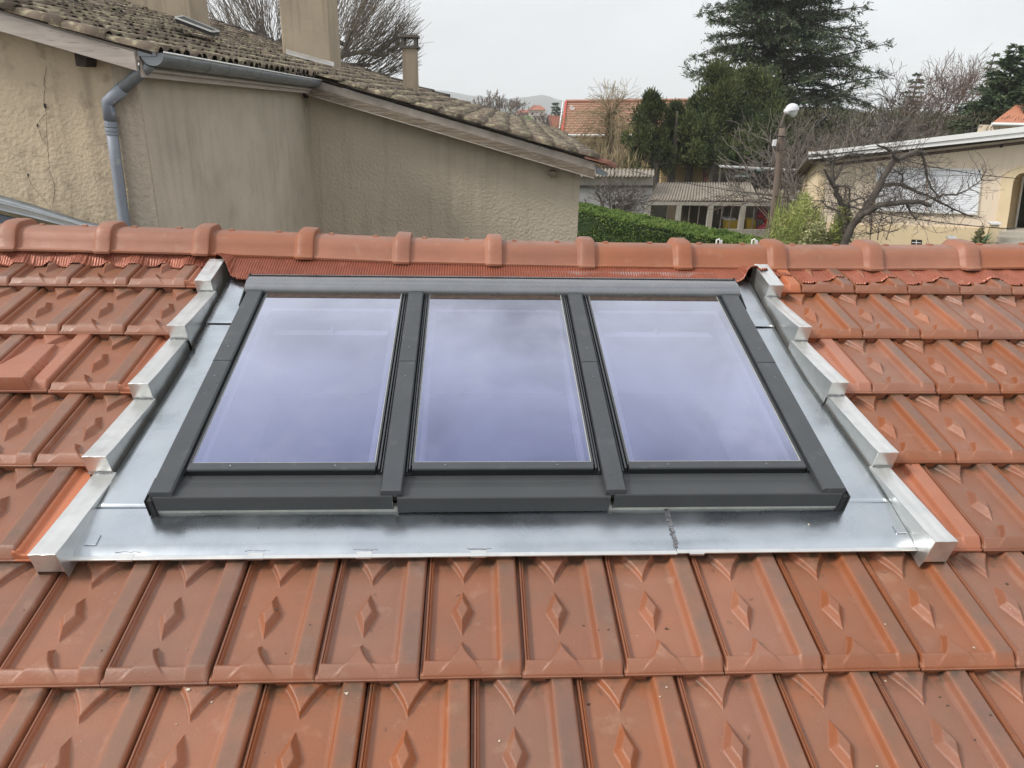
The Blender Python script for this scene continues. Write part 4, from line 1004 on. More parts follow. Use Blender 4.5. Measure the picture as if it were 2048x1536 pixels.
# grey boundary wall with tiled coping at the left of the shed
gw = thing('garden_wall', ground_pt(1230, 31), 'pale grey garden wall with corrugated tile coping behind the bare shrub', 'wall')
b = MB(); b.slab([A(1130, 374, 31), A(1306, 374, 31), Vector((A(1306, 374, 31).x, A(1306, 374, 31).y, GZ)), Vector((A(1130, 374, 31).x, A(1130, 374, 31).y, GZ))], ey*.2); b.build('wall_face', mat('pale_blue_grey_render', (.40, .40, .39), (.33, .33, .32), 1.4, .9, streak=((.2, .2, .19), .5)), gw)
b = MB(); b.slab([A(1130, 352, 31.1), A(1306, 352, 31.1), A(1306, 374.5, 31.1), A(1130, 374.5, 31.1)], ey*.2); b.build('upper_band', M['conc'], gw)
b = MB(); b.slab([A(1130, 371, 30.9), A(1306, 371, 30.9), A(1306, 375, 30.9), A(1130, 375, 30.9)], ey*.15); b.build('dark_course', M['canal_dark'], gw)
corrug(A(1130, 352, 30.8), A(1308, 352, 30.8), A(1308, 339, 32.2), A(1130, 336, 32.2), 24, .035, M['corr'], 'coping', gw)

# ================================================================== FAR RED ROOF HOUSE
rh = thing('red_roof_house', ground_pt(1250, 52), 'yellow house with a long red tiled roof and white gutter beyond the shed', 'house')
M['redtile'] = mat('red_roof_tiles', (.42, .23, .16), (.33, .165, .11), 6, .85, c3=(.46, .31, .23), s3=11, p3=(.5, .7), a3=.7)
M['yel'] = mat('yellow_ochre_render', (.56, .41, .20), (.50, .36, .17), 1, .9, streak=((.36, .27, .15), .35))
M['cream'] = mat('cream_peach_render', (.84, .71, .56), (.79, .66, .51), .7, .9, streak=((.45, .34, .22), .3), bump=.2, bscale=30)
M['ochre'] = mat('ochre_plinth', (.80, .65, .43), (.73, .58, .37), 1.5, .9, bump=.4, bscale=14)
M['wpaint'] = mat('white_paint', (.84, .84, .83), (.79, .79, .77), 3, .5)
ea, eb = A(1124, 269, 50), A(1440, 269, 50); ra, rb_ = A(1132, 206, 54.5), A(1440, 203, 54.5)
b = MB(); rows = 13; cols = 56
for j in range(rows):
    t0, t1 = j/rows, (j+1.12)/rows; lift = Vector((0, 0, .06))
    vs = []
    for i in range(cols*4+1):
        u = i/(cols*4); s_ = .035*abs(math.sin(math.pi*(i/4+.5*(j % 2)))); vs.append(ea.lerp(eb, u).lerp(ra.lerp(rb_, u), t0)+lift+Vector((0, 0, s_)))
        vs.append(ea.lerp(eb, u).lerp(ra.lerp(rb_, u), t1)+Vector((0, 0, s_*.3)))
        vs.append(ea.lerp(eb, u).lerp(ra.lerp(rb_, u), t0)-Vector((0, 0, .03)))
    n = cols*4; b.add(vs, [(3*i, 3*i+3, 3*i+4, 3*i+1) for i in range(n)]+[(3*i+2, 3*i+5, 3*i+3, 3*i) for i in range(n)])
b.build('roof', M['redtile'], rh)
b = MB(); b.slab([ra, rb_, rb_+ey*5-Vector((0, 0, 1.8)), ra+ey*5-Vector((0, 0, 1.8))], (0, 0, -.1)); b.build('rear_roof', M['redtile'], rh)
b = MB(); b.tube([ra+Vector((0, 0, .1)), rb_+Vector((0, 0, .1))], .13, 6); b.build('roof_ridge', M['redtile'], rh)
b = MB(); b.tube([ea+Vector((0, 0, .1)), ra+Vector((0, 0, .1))], .09, 5); b.build('verge', mat('bright_red_verge', (.55, .09, .05), (.42, .08, .05), 2, .6), rh)
b = MB(); b.slab([ea-ex*.25-Vector((0, 0, .1)), ra-ex*.25-Vector((0, 0, .1)), ra-ex*.25+Vector((0, 0, .12)), ea-ex*.25+Vector((0, 0, .12))], ex*.06); b.tube([ea-Vector((0, 0, .05))-ey*.1, eb-Vector((0, 0, .05))-ey*.1], .08, 6); b.build('gutter', M['wpaint'], rh)
b = MB(); q = [A(1136, 271, 50.6), A(1440, 271, 50.6)]; b.slab([Vector((q[0].x, q[0].y, GZ)), Vector((q[1].x, q[1].y, GZ)), q[1], q[0]], ey*8); b.build('wall', M['yel'], rh)
for x0, x1, y0, y1 in ((1174, 1207, 285, 301), (1160, 1210, 273, 277), (1282, 1300, 285, 312)):
    b = MB(); b.slab([A(x0, y0, 50.5), A(x1, y0, 50.5), A(x1, y1, 50.5), A(x0, y1, 50.5)], ey*.05); b.build('window', mat('window_dark', (.05, .035, .03), (.08, .06, .05), 3, .4), rh)
b = MB(); cpt = A(1144, 216, 53.4)
b.slab([A(1141, 213, 53.2), A(1150, 215, 53.2), A(1148, 220, 53.2), A(1140, 219, 53.2)], ey*.1); b.slab([A(1141, 210, 53.2), A(1144, 210, 53.2), A(1145, 215, 53.2), A(1142, 215, 53.2)], ey*.1); b.build('roof_vent', M['wpaint'], rh)
an = MB(); a0 = A(1226, 206, 52); a1 = A(1226, 168, 52); an.tube([a0, a1], .025, 5); an.tube([A(1206, 176, 52), A(1236, 176, 52)], .02, 4)
for i in range(9): x = 1207+i*3.4; an.tube([A(x, 173, 52.2), A(x, 179, 51.8)], .012, 3)
tag(an.build('tv_antenna', M['bark_g'], base=a0), 'thin television aerial standing on the long red tiled roof', 'antenna')

# yellow outbuilding, red stairs and green canopy behind the shed
ob = thing('yellow_outbuilding', ground_pt(1370, 40), 'plain yellow outbuilding wall seen between the cypress trunks', 'outbuilding')
b = MB(); b.slab([A(1322, 335, 40), A(1350, 322, 40), A(1406, 312, 40), A(1406, 400, 40), A(1322, 400, 40)], ey*3); b.build('wall', M['yel'], ob)
b = MB(); b.slab([A(1318, 333, 39.7), A(1350, 320, 39.7), A(1408, 310, 39.7), A(1408, 313, 39.7), A(1350, 323, 39.7), A(1318, 336, 39.7)], ey*3.5); b.build('roof_slab', M['conc'], ob)
st = thing('red_staircase', ground_pt(1418, 39.5), 'narrow dark red outdoor stairs beside the yellow outbuilding', 'stairs')
for i in range(7):
    b = MB(); y = 362-i*5; b.slab([A(1410, y, 38+i*.25), A(1426, y, 38+i*.25), A(1426, y-2.4, 38+i*.25), A(1410, y-2.4, 38+i*.25)], ey*.3); b.build('stair_tread', mat('red_brown_tread', (.22, .09, .07), None, 3, .8), st)
b = MB(); b.slab([A(1407, 300, 40.2), A(1412, 300, 40.2), A(1412, 400, 40.2), A(1407, 400, 40.2)], ey*.3); b.build('stair_wall', M['bark_b'], st)
cn = thing('garden_canopy', ground_pt(1490, 34), 'low metal framed canopy with greenish sheets behind the corrugated shed', 'canopy')
b = MB(); b.slab([A(1440, 330, 36), A(1600, 338, 36), A(1602, 341, 35), A(1440, 333, 35)], (0, 0, -.04)); b.tube([A(1438, 331, 35), A(1604, 341, 35)], .04, 4); b.build('canopy_edge', M['wpaint'], cn)
b = MB(); b.slab([A(1468, 352, 35), A(1500, 336, 36.5), A(1535, 338, 36.5), A(1498, 353, 35)], (0, 0, -.03)); b.build('sheet', mat('green_grey_sheet', (.20, .27, .25), (.30, .36, .34), 2, .3), cn)
for px in (1442, 1470, 1512, 1560, 1598):
    b = MB(); p = A(px, 333, 35.3); b.tube([p, Vector((p.x, p.y, GZ))], .05, 4); b.build('canopy_post', M['bark_g'], cn)
b = MB(); b.slab([A(1430, 348, 37.5), A(1600, 348, 37.5), A(1600, 420, 37.5), A(1430, 420, 37.5)], ey*.1); b.build('dark_fence', mat('dark_boards', (.05, .04, .035), (.08, .06, .05), 2, .9), cn)

# ================================================================== CREAM HOUSE AT THE RIGHT
ch_ = thing('cream_house', ground_pt(1850, 20), 'cream and ochre house with white mono-pitch roof edge and shuttered window', 'house')
ca = rad(19); dW = (ex*math.cos(ca)-ey*math.sin(ca)); nW = (ex*-math.sin(ca)-ey*math.cos(ca))      # nW towards the viewer
PW = A(1753, 336, 20.)
def W_(px, py, off=0): return on_plane(px, py, PW+nW*off, nW)
def wslab(b, pts, off0, off1): b.slab([W_(x, y, off1) for x, y in pts], nW*(off0-off1))
b = MB()
q = [W_(1640, 325), W_(2035, 279), W_(2100, 271), W_(2300, 247)]
lowz = lambda p: Vector((p.x, p.y, GZ))
# wall with the arch cut out: pieces
arch = [(2012, 462), (2019, 420), (2024, 380), (2027, 362), (2033, 352), (2040, 347), (2048, 345)]
b.slab([lowz(W_(1625, 500)), lowz(W_(2012, 500)), W_(2012, 462), W_(2019, 420), W_(2024, 380), W_(2027, 362), W_(2027, 280), W_(1640, 325)], -nW*.25)
b.slab([W_(2027, 362), W_(2033, 352), W_(2040, 347), W_(2054, 344), W_(2066, 346), W_(2076, 352), W_(2084, 364), W_(2084, 273), W_(2027, 280)], -nW*.25)
b.slab([W_(2084, 273), W_(2084, 364), W_(2088, 480), lowz(W_(2088, 500)), lowz(W_(2500, 500)), W_(2500, 222)], -nW*.25)
b.build('wall', M['cream'], ch_)
b = MB(); e_s = W_(1640, 325); b.slab([lowz(e_s)-nW*.26, e_s-nW*.26, e_s-nW*8+Vector((0, 0, .0)), lowz(e_s)-nW*8], dW*.2); b.build('side_wall', M['ochre'], ch_)
b = MB(); wslab(b, [(1655, 447), (1760, 450), (1880, 453), (1990, 456), (2010, 457), (2010, 530), (1655, 530)], 0, .03); b.build('plinth', M['ochre'], ch_)
b = MB(); wslab(b, [(1641, 327), (1652, 326), (1648, 380), (1640, 440), (1628, 440)], 0, .025); b.build('corner_band', M['ochre'], ch_)
b = MB(); out_ = [(1988, 458), (1997, 420), (2002, 385), (2004, 362), (2010, 348), (2022, 340), (2040, 332), (2056, 330), (2056, 344), (2040, 347), (2033, 352), (2027, 362), (2024, 380), (2019, 420), (2012, 462)]
for i in range(7): b.slab([W_(*out_[i], .03), W_(*out_[i+1], .03), W_(*out_[13-i], .03), W_(*out_[14-i], .03)], -nW*.03)
b.build('arch_surround', M['ochre'], ch_)
b = MB(); pB = nW*-1.3
for (x0, y0), (x1, y1) in zip(arch, arch[1:]): b.quad(W_(x0, y0), W_(x1, y1), W_(x1, y1)+pB, W_(x0, y0)+pB)
b.quad(W_(2048, 345), W_(2090, 345), W_(2090, 345)+pB, W_(2048, 345)+pB)
b.build('porch_reveal', M['ochre'], ch_)
b = MB(); b.slab([W_(1985, 330, -1.3), W_(2120, 330, -1.3), W_(2120, 480, -1.3), W_(1985, 480, -1.3)], -nW*.1); b.build('porch_wall', M['ochre'], ch_)
dr = MB(); dr.slab([W_(2046, 355, -1.2), W_(2110, 355, -1.2), W_(2110, 456, -1.2), W_(2030, 455, -1.2)], -nW*.05); dro = dr.build('door', mat('dark_green_glass', (.02, .03, .022), None, 2, .15), ch_)
b = MB(); b.tube([W_(2030, 457, -1.15), W_(2047, 352, -1.15), W_(2110, 352, -1.15)], .03, 4); b.tube([W_(2028, 457, -1.15), W_(2110, 459, -1.15)], .03, 4); b.build('door_frame', M['wpaint'], dro)
# roof edge: fascia in two steps, soffit, flat gravel roof
def fline(x): return 305+(x-1617)*(253-305)/(2048-1617)
def fl2(x): return 312+(x-1617)*(264-312)/(2048-1617)
def fl3(x): return 319+(x-1617)*(274-319)/(2048-1617)
XR = (1617, 2400)
b = MB(); b.slab([W_(x, y, .62) for x, y in ((XR[0], fline(XR[0])), (XR[1], fline(XR[1])), (XR[1], fl2(XR[1])), (XR[0], fl2(XR[0])))], -nW*.05); b.build('fascia', M['wpaint'], ch_)
b = MB(); b.slab([W_(x, y, .585) for x, y in ((XR[0], fl2(XR[0])+.1), (XR[1], fl2(XR[1])+.1), (XR[1], fl3(XR[1])), (XR[0], fl3(XR[0])))], -nW*.05); b.build('fascia', M['wpaint'], ch_)
b = MB(); p0, p1 = W_(XR[0], fl3(XR[0])-1, .58), W_(XR[1], fl3(XR[1])-1, .58); b.slab([p0, p1, p1-nW*.62, p0-nW*.62], (0, 0, .03)); b.build('soffit', M['bark_b'], ch_)
b = MB(); p0, p1 = W_(XR[0], fline(XR[0])+2, .6), W_(XR[1], fline(XR[1])+2, .6); b.slab([p0, p1, p1-nW*9-Vector((0, 0, 1.1)), p0-nW*9-Vector((0, 0, 1.1))], (0, 0, -.1)); b.build('roof', mat('grey_gravel_roof', (.16, .14, .12), (.10, .09, .08), 5, .95), ch_)
b = MB(); b.slab([W_(x, y, .03) for x, y in ((1650, 328), (2060, 281), (2060, 287), (1650, 334))], -nW*.03); b.build('eave_batten', M['bark_b'], ch_)
# window with two roller shutters
wn = MB(); 
for pts_ in ([(1752, 334), (1965, 338), (1964.5, 342), (1752, 338)], [(1752, 338), (1756, 338), (1756, 421), (1752, 421)], [(1961, 342), (1964.5, 342), (1955, 430), (1951, 430)], [(1752, 417), (1953, 425), (1952, 430), (1752, 422)]):
    wn.slab([W_(x, y, .06) for x, y in pts_], -nW*.06)
wno = wn.build('window', M['wpaint'], ch_, bevel=.005)
M['shut'] = mat('white_roller_shutter', (.84, .86, .90), (.78, .80, .84), 3, .45)
def WL(x, yt, yb, t): return yt+(yb-yt)*t
for xa, xb in ((1756, 1852), (1856, 1961)):
    ya0, ya1 = 339+(xa-1752)*.017, 339+(xb-1752)*.017; yb0, yb1 = 418+(xa-1752)*.04, 418+(xb-1752)*.04; xb2 = xb-(8 if xb > 1900 else 0); xa2 = xa
    xs_ = lambda t: (xa, xb+(xb2-xb)*t)
    b = MB(); b.slab([W_(xa, ya0, .05), W_(xb, ya1, .05), W_(xb-1, ya1+9, .05), W_(xa, ya0+9, .05)], -nW*.05); b.build('shutter_box', M['shut'], wno, bevel=.01)
    n = 20; b = MB()
    for i in range(n):
        t0 = .115+(.875)*i/n; t1 = .115+.875*(i+.93)/n
        b.slab([W_(xs_(t0)[0], WL(0, ya0, yb0, t0), .022), W_(xs_(t0)[1], WL(0, ya1, yb1, t0), .022), W_(xs_(t1)[1], WL(0, ya1, yb1, t1), .034), W_(xs_(t1)[0], WL(0, ya0, yb0, t1), .034)], -nW*.01)
    b.slab([W_(xa, ya0+9, .02), W_(xb-1, ya1+9, .02), W_(xb2, yb1, .02), W_(xa, yb0, .02)], -nW*.01)
    b.build('shutter_slats', M['shut'], wno)
b = MB(); b.slab([W_(1823, 479, .04), W_(1844, 480, .04), W_(1843, 496, .04), W_(1822, 496, .04)], -nW*.03); gv = b.build('basement_vent', M['dark'], ch_)
b = MB()
for y in (485, 490): b.tube([W_(1824, y, .06), W_(1842, y+.5, .06)], .012, 4)
b.tube([W_(1833, 480, .06), W_(1832, 495, .06)], .010, 4); b.build('vent_bar', M['wpaint'], gv)
b = MB(); ellipsoid(b, W_(2003, 292, .02), .045, .03, .045, 8, 6); b.build('wall_lamp', M['canal_dark'], ch_)
# steps and capped piers
for i, (y, o_) in enumerate(((463, .30), (474, .60), (486, .95), (499, 1.3))):
    b = MB(); p0, p1 = W_(2003-i*3, y, o_), W_(2120, y+2, o_); b.slab([p0, p1, p1-nW*.8, p0-nW*.8], (0, 0, -.16)); b.build('step', mat('pale_stone_step', (.44, .41, .35), (.36, .33, .28), 3, .9), ch_, bevel=.01)
for x0, x1, y, o_, lab in ((1982, 2003, 446, 1.2, 'ochre pier with white cap right beside the porch steps'), (1897, 1915, 475, 1.6, 'low ochre pier with white cap below the shuttered window')):
    t = thing('gate_pier', lowz(W_(x0, y, o_)), lab, 'pier', 'white capped piers by the porch steps'); b = MB(); p0, p1 = W_(x0+3, y+5, o_), W_(x1-4, y+5, o_); b.hexa([lowz(p0), lowz(p1), lowz(p1)-nW*.25, lowz(p0)-nW*.25], [p0, p1, p1-nW*.25, p0-nW*.25]); b.build('pier_shaft', M['ochre'], t)
    b = MB(); b.slab([W_(x0, y, o_+.05), W_(x1, y, o_+.05), W_(x1, y+4, o_+.05), W_(x0, y+4, o_+.05)], -nW*.35); b.build('pier_cap', M['wpaint'], t, bevel=.01)
# agave by the steps
ag = thing('agave', lowz(W_(1955, 480, 1.4)), 'large green agave like plant beside the low pier and steps', 'plant'); b = MB(); c0 = W_(1958, 494, 1.4)
for i in range(26):
    a = R.uniform(0, 2*math.pi); el = R.uniform(.2, 1.2); d = ex*math.cos(a)*math.cos(el)+ey*math.sin(a)*math.cos(el)+Vector((0, 0, math.sin(el))); s = d.cross(Vector((0, 0, 1))).normalized()*.045; L_ = R.uniform(.35, .6)
    p1 = c0+d*L_*.5; p2 = c0+d*L_-Vector((0, 0, .08)); b.add([c0-s*.5, c0+s*.5, p1+s, p1-s, p2], [(0, 1, 2, 3), (3, 2, 4)])
b.build('leaves', mat('agave_green', (.07, .17, .06), (.12, .22, .10), 3, .5), ag)

# orange hipped roof at the far right
oh = thing('orange_roof_house', ground_pt(2040, 36), 'house with a plain orange hipped roof at the right picture edge', 'house')
b = MB(); q = [A(1984, 246, 34), A(2200, 250, 34), A(2200, 170, 38), A(2070, 180, 38)]; b.slab(q, (0, 0, -.12)); b.slab([A(1984, 246, 34), A(2070, 180, 38), A(2060, 186, 46), A(2000, 232, 46)], (0, 0, -.12)); b.build('roof', mat('smooth_orange_tiles', (.48, .20, .11), (.42, .16, .09), 2, .8), oh)
b = MB(); b.tube([A(1984, 248, 33.9), A(2200, 252, 33.9)], .08, 5); b.build('gutter', M['wpaint'], oh)
b = MB(); p, q_ = A(1990, 250, 34.4), A(2200, 254, 34.4); b.slab([lowz(p), lowz(q_), q_, p], ey*1.2); b.build('wall', M['cream'], oh)

# ================================================================== DISTANT TOWN
def hip_house(px0, px1, ybase, yeave, yridge, d, label, mr, mw, name='distant_house'):
    t = thing(name, ground_pt((px0+px1)/2, d), label, 'house', 'small houses in the distance below the hills')
    a, c = A(px0, yeave, d), A(px1, yeave, d); dp = (c-a).length*.7; zr = A(px0, yridge, d+dp/2).z
    b = MB(); b.slab([lowz(a), lowz(c), c, a], ey*dp); b.build('wall', mw, t)
    o_ = (c-a).normalized()*.4; a2, c2 = a-o_-ey*.4, c+o_-ey*.4; f, g_ = c2+ey*(dp+.8), a2+ey*(dp+.8)
    m0, m1 = a2.lerp(c2, .3)+ey*(dp/2+.4), a2.lerp(c2, .7)+ey*(dp/2+.4); m0.z = zr; m1.z = zr
    b = MB(); b.add([a2, c2, f, g_, m0, m1], [(0, 1, 5, 4), (1, 2, 5), (2, 3, 4, 5), (3, 0, 4), (3, 2, 1, 0)]); b.build('roof', mr, t)
    for i in range(3):
        b = MB(); x = px0+(px1-px0)*(.15+.3*i); yw = yeave+(ybase-yeave)*.3; b.slab([A(x, yw, d-.05), A(x+(px1-px0)*.1, yw, d-.05), A(x+(px1-px0)*.1, yw+(ybase-yeave)*.35, d-.05), A(x, yw+(ybase-yeave)*.35, d-.05)], ey*.04); b.build('window', M['dark'], t)
dr_ = mat('distant_red_tiles', (.38, .15, .10), (.30, .13, .09), .5, .9); dw_ = mat('distant_pale_wall', (.55, .47, .38), (.48, .42, .36), .3, .9)
hip_house(1058, 1090, 236, 220, 210, 210, 'distant house with pointed red hipped roof above the lawn', dr_, dw_)
hip_house(1034, 1062, 234, 225, 219, 220, 'distant low red roofed house left of the pointed roof', dr_, mat('distant_pink_wall', (.50, .30, .24), None, .3, .9))
hip_house(944, 966, 222, 216, 208, 170, 'distant small reddish roof just above the old canal tile roof', dr_, dw_)
hip_house(1066, 1090, 244, 232, 226, 150, 'distant grey house partly hidden by a bare bush', mat('distant_grey_roof', (.20, .18, .17), None, .4, .9), dw_)
lw = MB(); lw.slab([A(1000, 232, 140), A(1062, 232, 140), A(1066, 243, 118), A(1000, 243, 118)], (0, 0, -.4)); tag(lw.build('lawn_slope', mat('bright_lawn', (.09, .17, .04), (.12, .2, .05), .3, .95)), kind='structure')
br = thing('brown_roof_house', ground_pt(1105, 62), 'small house with a brown canal tile roof left of the red roof', 'house')
a, c, f, g_ = A(1103, 262, 60), A(1119, 263, 60), A(1119, 232, 63), A(1094, 230, 63); corrug(a, c, f, g_, 7, .07, M['canal_red'], 'roof', br, 3)
b = MB(); b.slab([A(1095, 231, 62.9), A(1103, 262, 60), lowz(A(1103, 262, 60)), lowz(A(1088, 262, 64)), A(1088, 260, 64)], ex*.2); b.build('gable', M['dark'], br)
b = MB(); b.slab([A(1104, 262, 60.5), A(1119, 263, 60.5), lowz(A(1119, 263, 60.5)), lowz(A(1104, 263, 60.5))], ey*3); b.build('wall', M['yel'], br)
b = MB(); b.slab([A(1119, 234, 66), A(1127, 234, 66), A(1127, 262, 66), A(1119, 262, 66)], ey*1); b.build('side_block', M['conc'], br)
# dark wall strip, distant middle ground between old roof and red roof
md = MB(); md.slab([A(1040, 242, 100), A(1098, 243, 100), lowz(A(1098, 243, 100)), lowz(A(1040, 242, 100))], ey*.4); tag(md.build('long_grey_wall', M['conc'], base=ground_pt(1070, 100)), 'long low grey wall in the distance under the green lawn', 'wall')

# ================================================================== TREES
bare_tree(ground_pt(985, 120), top_h(985, 196, 120), 'pinkish bare tree in the distance above the old tile roof', 5, 3, .55, .2, 'bark_b', group='bare trees in the distance', rmin=.03)
bare_tree(ground_pt(1012, 135), top_h(1012, 200, 135), 'slender bare tree in the distance left of the distant lawn', 4, 3, .5, .18, 'bark_b', group='bare trees in the distance', rmin=.03)
bare_tree(ground_pt(1072, 90), top_h(1072, 226, 90), 'round grey bare bush in the distance before the pointed red roof', 5, 3, .8, .2, 'bark_g', group='bare trees in the distance', rmin=.025, trunk=.15)
conifer(ground_pt(1109, 150), top_h(1109, 205, 150), 2.2, 'small dark fir tree above the brown canal tile roof', 'con', 'fir_tree', 14, .7, quad=.8)
# weeping pale tree in front of the red roof
wt = tree('weeping_tree', ground_pt(1215, 44), 'straw coloured bare weeping tree before the red tiled roof'); b = MB(); base = ground_pt(1222, 44)
top = A(1222, 232, 44); b.tube([base, (base+top)/2+ex*.1, top], [.2, .15, .07], 8); b.build('trunk', M['bark_d'], wt, smooth=True); b = MB()
for i in range(520):
    a = R.uniform(0, 2*math.pi); p = base.lerp(top, R.uniform(.45, 1.0)); d = Vector((math.cos(a)*.85, math.sin(a)*.85, 1.0)); n = 8; pts_ = [p]; L_ = R.uniform(1.8, 4.8)
    for k in range(n): d = d+Vector((0, 0, -.30))+rv(.05); p = p+d.normalized()*(L_/n); pts_.append(p)
    b.tube(pts_, [.015-.0010*k for k in range(n+1)], 3, False)
for i in range(60): grow(b, top, Vector((R.gauss(0, .5), R.gauss(0, .5), 1)), R.uniform(.5, 1.1), .02, 2, 2, .5, .7, .12, Vector((0, 0, 0)), rmin=.009)
b.build('crown', M['bark_p'], wt)
for i, (px, py, w_, lab) in enumerate(((1165, 288, 1.2, 'straw coloured dry grass clump at the corner of the old tile roof'), (1238, 280, 1.7, 'pale dry pampas like clump under the weeping tree'), (1200, 300, 1.2, 'reddish brown dry clump between the straw coloured clumps'))):
    t = thing('dry_clump', ground_pt(px, 38), lab, 'bush', 'dry clumps behind the garden wall'); c0 = ground_pt(px, 38); hh = top_h(px, py, 38); b = MB()
    for k in range(520):
        p = c0+ex*R.gauss(0, w_*.5)+ey*R.gauss(0, w_*.4)+Vector((0, 0, hh*R.uniform(.3, .8))); leafquad(b, p, Vector((R.gauss(0, .3), R.gauss(0, .3), 1)), hh*R.uniform(.1, .25), .05)
    bo = b.build('blades', M['bark_p'] if i < 2 else M['bark_b'], t); bo['kind'] = 'stuff'
# cypresses with bare lower trunks
def cypress(px_t, px_c, y0, y1, w_, d, label, n=13000):
    base = ground_pt(px_t, d); t = tree('cypress', base, label, group='dark green cypresses above the shed'); c0, c1 = A(px_c, y1, d), A(px_c, y0, d)
    b = MB(); b.tube([base, Vector((base.x, base.y, c0.z)), c0.lerp(c1, .5), c0.lerp(c1, .9)], [.24, .19, .12, .04], 8); b.build('trunk', M['bark_g'], t, smooth=True)
    hh = c1.z-c0.z; b = MB(); cl = []
    for k in range(70):
        f = R.random(); a = R.uniform(0, 2*math.pi); rr = w_*((1-f)**.6)*min(1, .45+f*4)*R.uniform(.25, 1.25)
        cl.append((c0.lerp(c1, f)+ex*math.cos(a)*rr+ey*math.sin(a)*rr, R.uniform(.35, .95)*w_*.36))
    tw = MB()
    for c_, s_ in cl: 
        st_ = c0.lerp(c1, max(0, (c_.z-c0.z)/hh-.12)); tw.tube([st_, (st_+c_)/2+rv(.1), c_], [.05, .035, .015], 4, False)
    tw.build('branches', M['bark_d'], t)
    for k in range(n):
        c_, s_ = cl[k % len(cl)]; q = rv(1).normalized()*s_*R.uniform(.4, 1.05); q.z *= 1.25; p = c_+q
        out = (q.normalized()*.7+Vector((0, 0, .8))+rv(.3)); leafquad(b, p, out, R.uniform(.10, .28), .055)
    b.build('crown', M['cyp'], t)
cypress(1316, 1303, 196, 335, 1.45, 38, 'leftmost dark cypress overlapping the red tiled roof')
cypress(1348, 1350, 214, 322, 1.0, 39, 'second cypress from the left with a broken bare leader')
cypress(1383, 1390, 204, 316, 1.25, 39.5, 'third cypress from the left above the yellow outbuilding')
cypress(1432, 1434, 148, 328, 2.3, 38, 'tallest and broadest cypress in the middle of the row', 22000)
cypress(1490, 1506, 150, 318, 2.6, 40, 'rightmost cypress in front of the cedar', 19000)
b = MB(); b.tube([A(1348, 330, 38.2), A(1351, 270, 38), A(1355, 222, 38)], [.14, .11, .05], 6); b.build('snag', M['bark_g'], bpy.data.objects['cypress.001'])
# cedar
def cedar(base, top_y, px_top, d, label):
    t = tree('cedar', base, label); top = A(px_top, top_y, d); b = MB(); hh = top.z-base.z
    mid = base.lerp(top, .5)+ex*.25; b.tube([base, base.lerp(mid, .5), mid, mid.lerp(top, .5), top], [.55, .45, .34, .2, .05], 9); b.build('trunk', M['bark_d'], t, smooth=True)
    def ax(f): return base.lerp(mid, f*2) if f < .5 else mid.lerp(top, f*2-1)
    tw = MB(); nd_ = MB(); nd2 = MB()
    prof_ = [(.18, 3.2), (.28, 5.9), (.41, 5.6), (.535, 5.0), (.70, 4.0), (.85, 2.6), (1.0, .4)]
    def pr(f):
        for (a, ra), (c, rc) in zip(prof_, prof_[1:]):
            if a <= f <= c: return ra+(rc-ra)*(f-a)/(c-a)
        return .5
    for i in range(330):
        f = .18+.80*(i+R.random()*.8)/330; a = i*2.399+R.uniform(-.4, .4); L_ = pr(f)*R.uniform(.55, 1.12)
        d = Vector((math.cos(a), math.sin(a), R.uniform(-.12, .55)-.22*(1-f))); p = ax(f); n = 7; pts_ = [p]; dd = d.normalized()
        for k in range(n): dd = (dd+Vector((0, 0, -.045 if k > 1 else .03))+rv(.05)).normalized(); p = p+dd*(L_/n); pts_.append(p)
        tw.tube(pts_, [.03+.014*L_*(1-k/n) for k in range(n+1)], 4, False)
        for k in range(2, n+1):
            for s in range(6 if L_ > 2 else 4):
                sd_ = dd.cross(Vector((0, 0, 1))).normalized()*R.choice((-1, 1)); bd = (dd*.8+sd_*R.uniform(.3, 1.1)+Vector((0, 0, R.uniform(-.35, .25)))).normalized(); bl = R.uniform(.4, 1.3)*(.6+.4*(1-k/n)); q0 = pts_[k]+rv(.06)
                q1 = q0+bd*bl; tw.tube([q0, q1], [.014, .006], 3, False)
                for m_ in range(11):
                    q = q0.lerp(q1, R.uniform(.1, 1)); leafquad(nd_ if R.random() < .55 else nd2, q+rv(.05), (bd+rv(.5)+Vector((0, 0, .05))), R.uniform(.14, .32), R.uniform(.05, .09), Vector((R.gauss(0, .35), R.gauss(0, .35), 1)))
    tw.build('branches', M['bark_d'], t); nd_.build('needles', M['cedar'], t); nd2.build('needles', M['con'], t)
cedar(ground_pt(1578, 46), -170, 1552, 46, 'tall spreading cedar towering behind the street lamp')
# conifers and bare trees at the right
conifer(ground_pt(1806, 60), top_h(1806, 142, 60), 2.4, 'narrow dark conifer between the cedar and the reddish bare tree', 'con', 'conifer', 26, 1.0, group='dark conifers at the right')
conifer(ground_pt(1985, 37), top_h(1985, 88, 37), 3.3, 'left one of the dark conifers above the orange roof', 'con', 'conifer', 44, 2.4, group='dark conifers at the right')
conifer(ground_pt(2024, 36.5), top_h(2024, 100, 36.5), 3.0, 'right one of the dark conifers above the orange roof', 'con', 'conifer', 44, 2.4, group='dark conifers at the right')
conifer(ground_pt(2066, 37), top_h(2066, 105, 37), 3.3, 'dark conifer cut by the right picture edge', 'con', 'conifer', 28, 1.2, group='dark conifers at the right')
conifer(ground_pt(1944, 56), top_h(1946, 96, 56), 2.0, 'thin wispy conifer leaning left of the dark pair', 'cedar', 'conifer', 20, .5, group='dark conifers at the right', rag=.4, open_=1)
bare_tree(ground_pt(1865, 44), top_h(1868, 135, 44), 'tall reddish brown bare tree with dark nests right of the cedar', 6, 3, .62, .20, 'bark_b', .22, .76, rmin=.010, wig=.16)
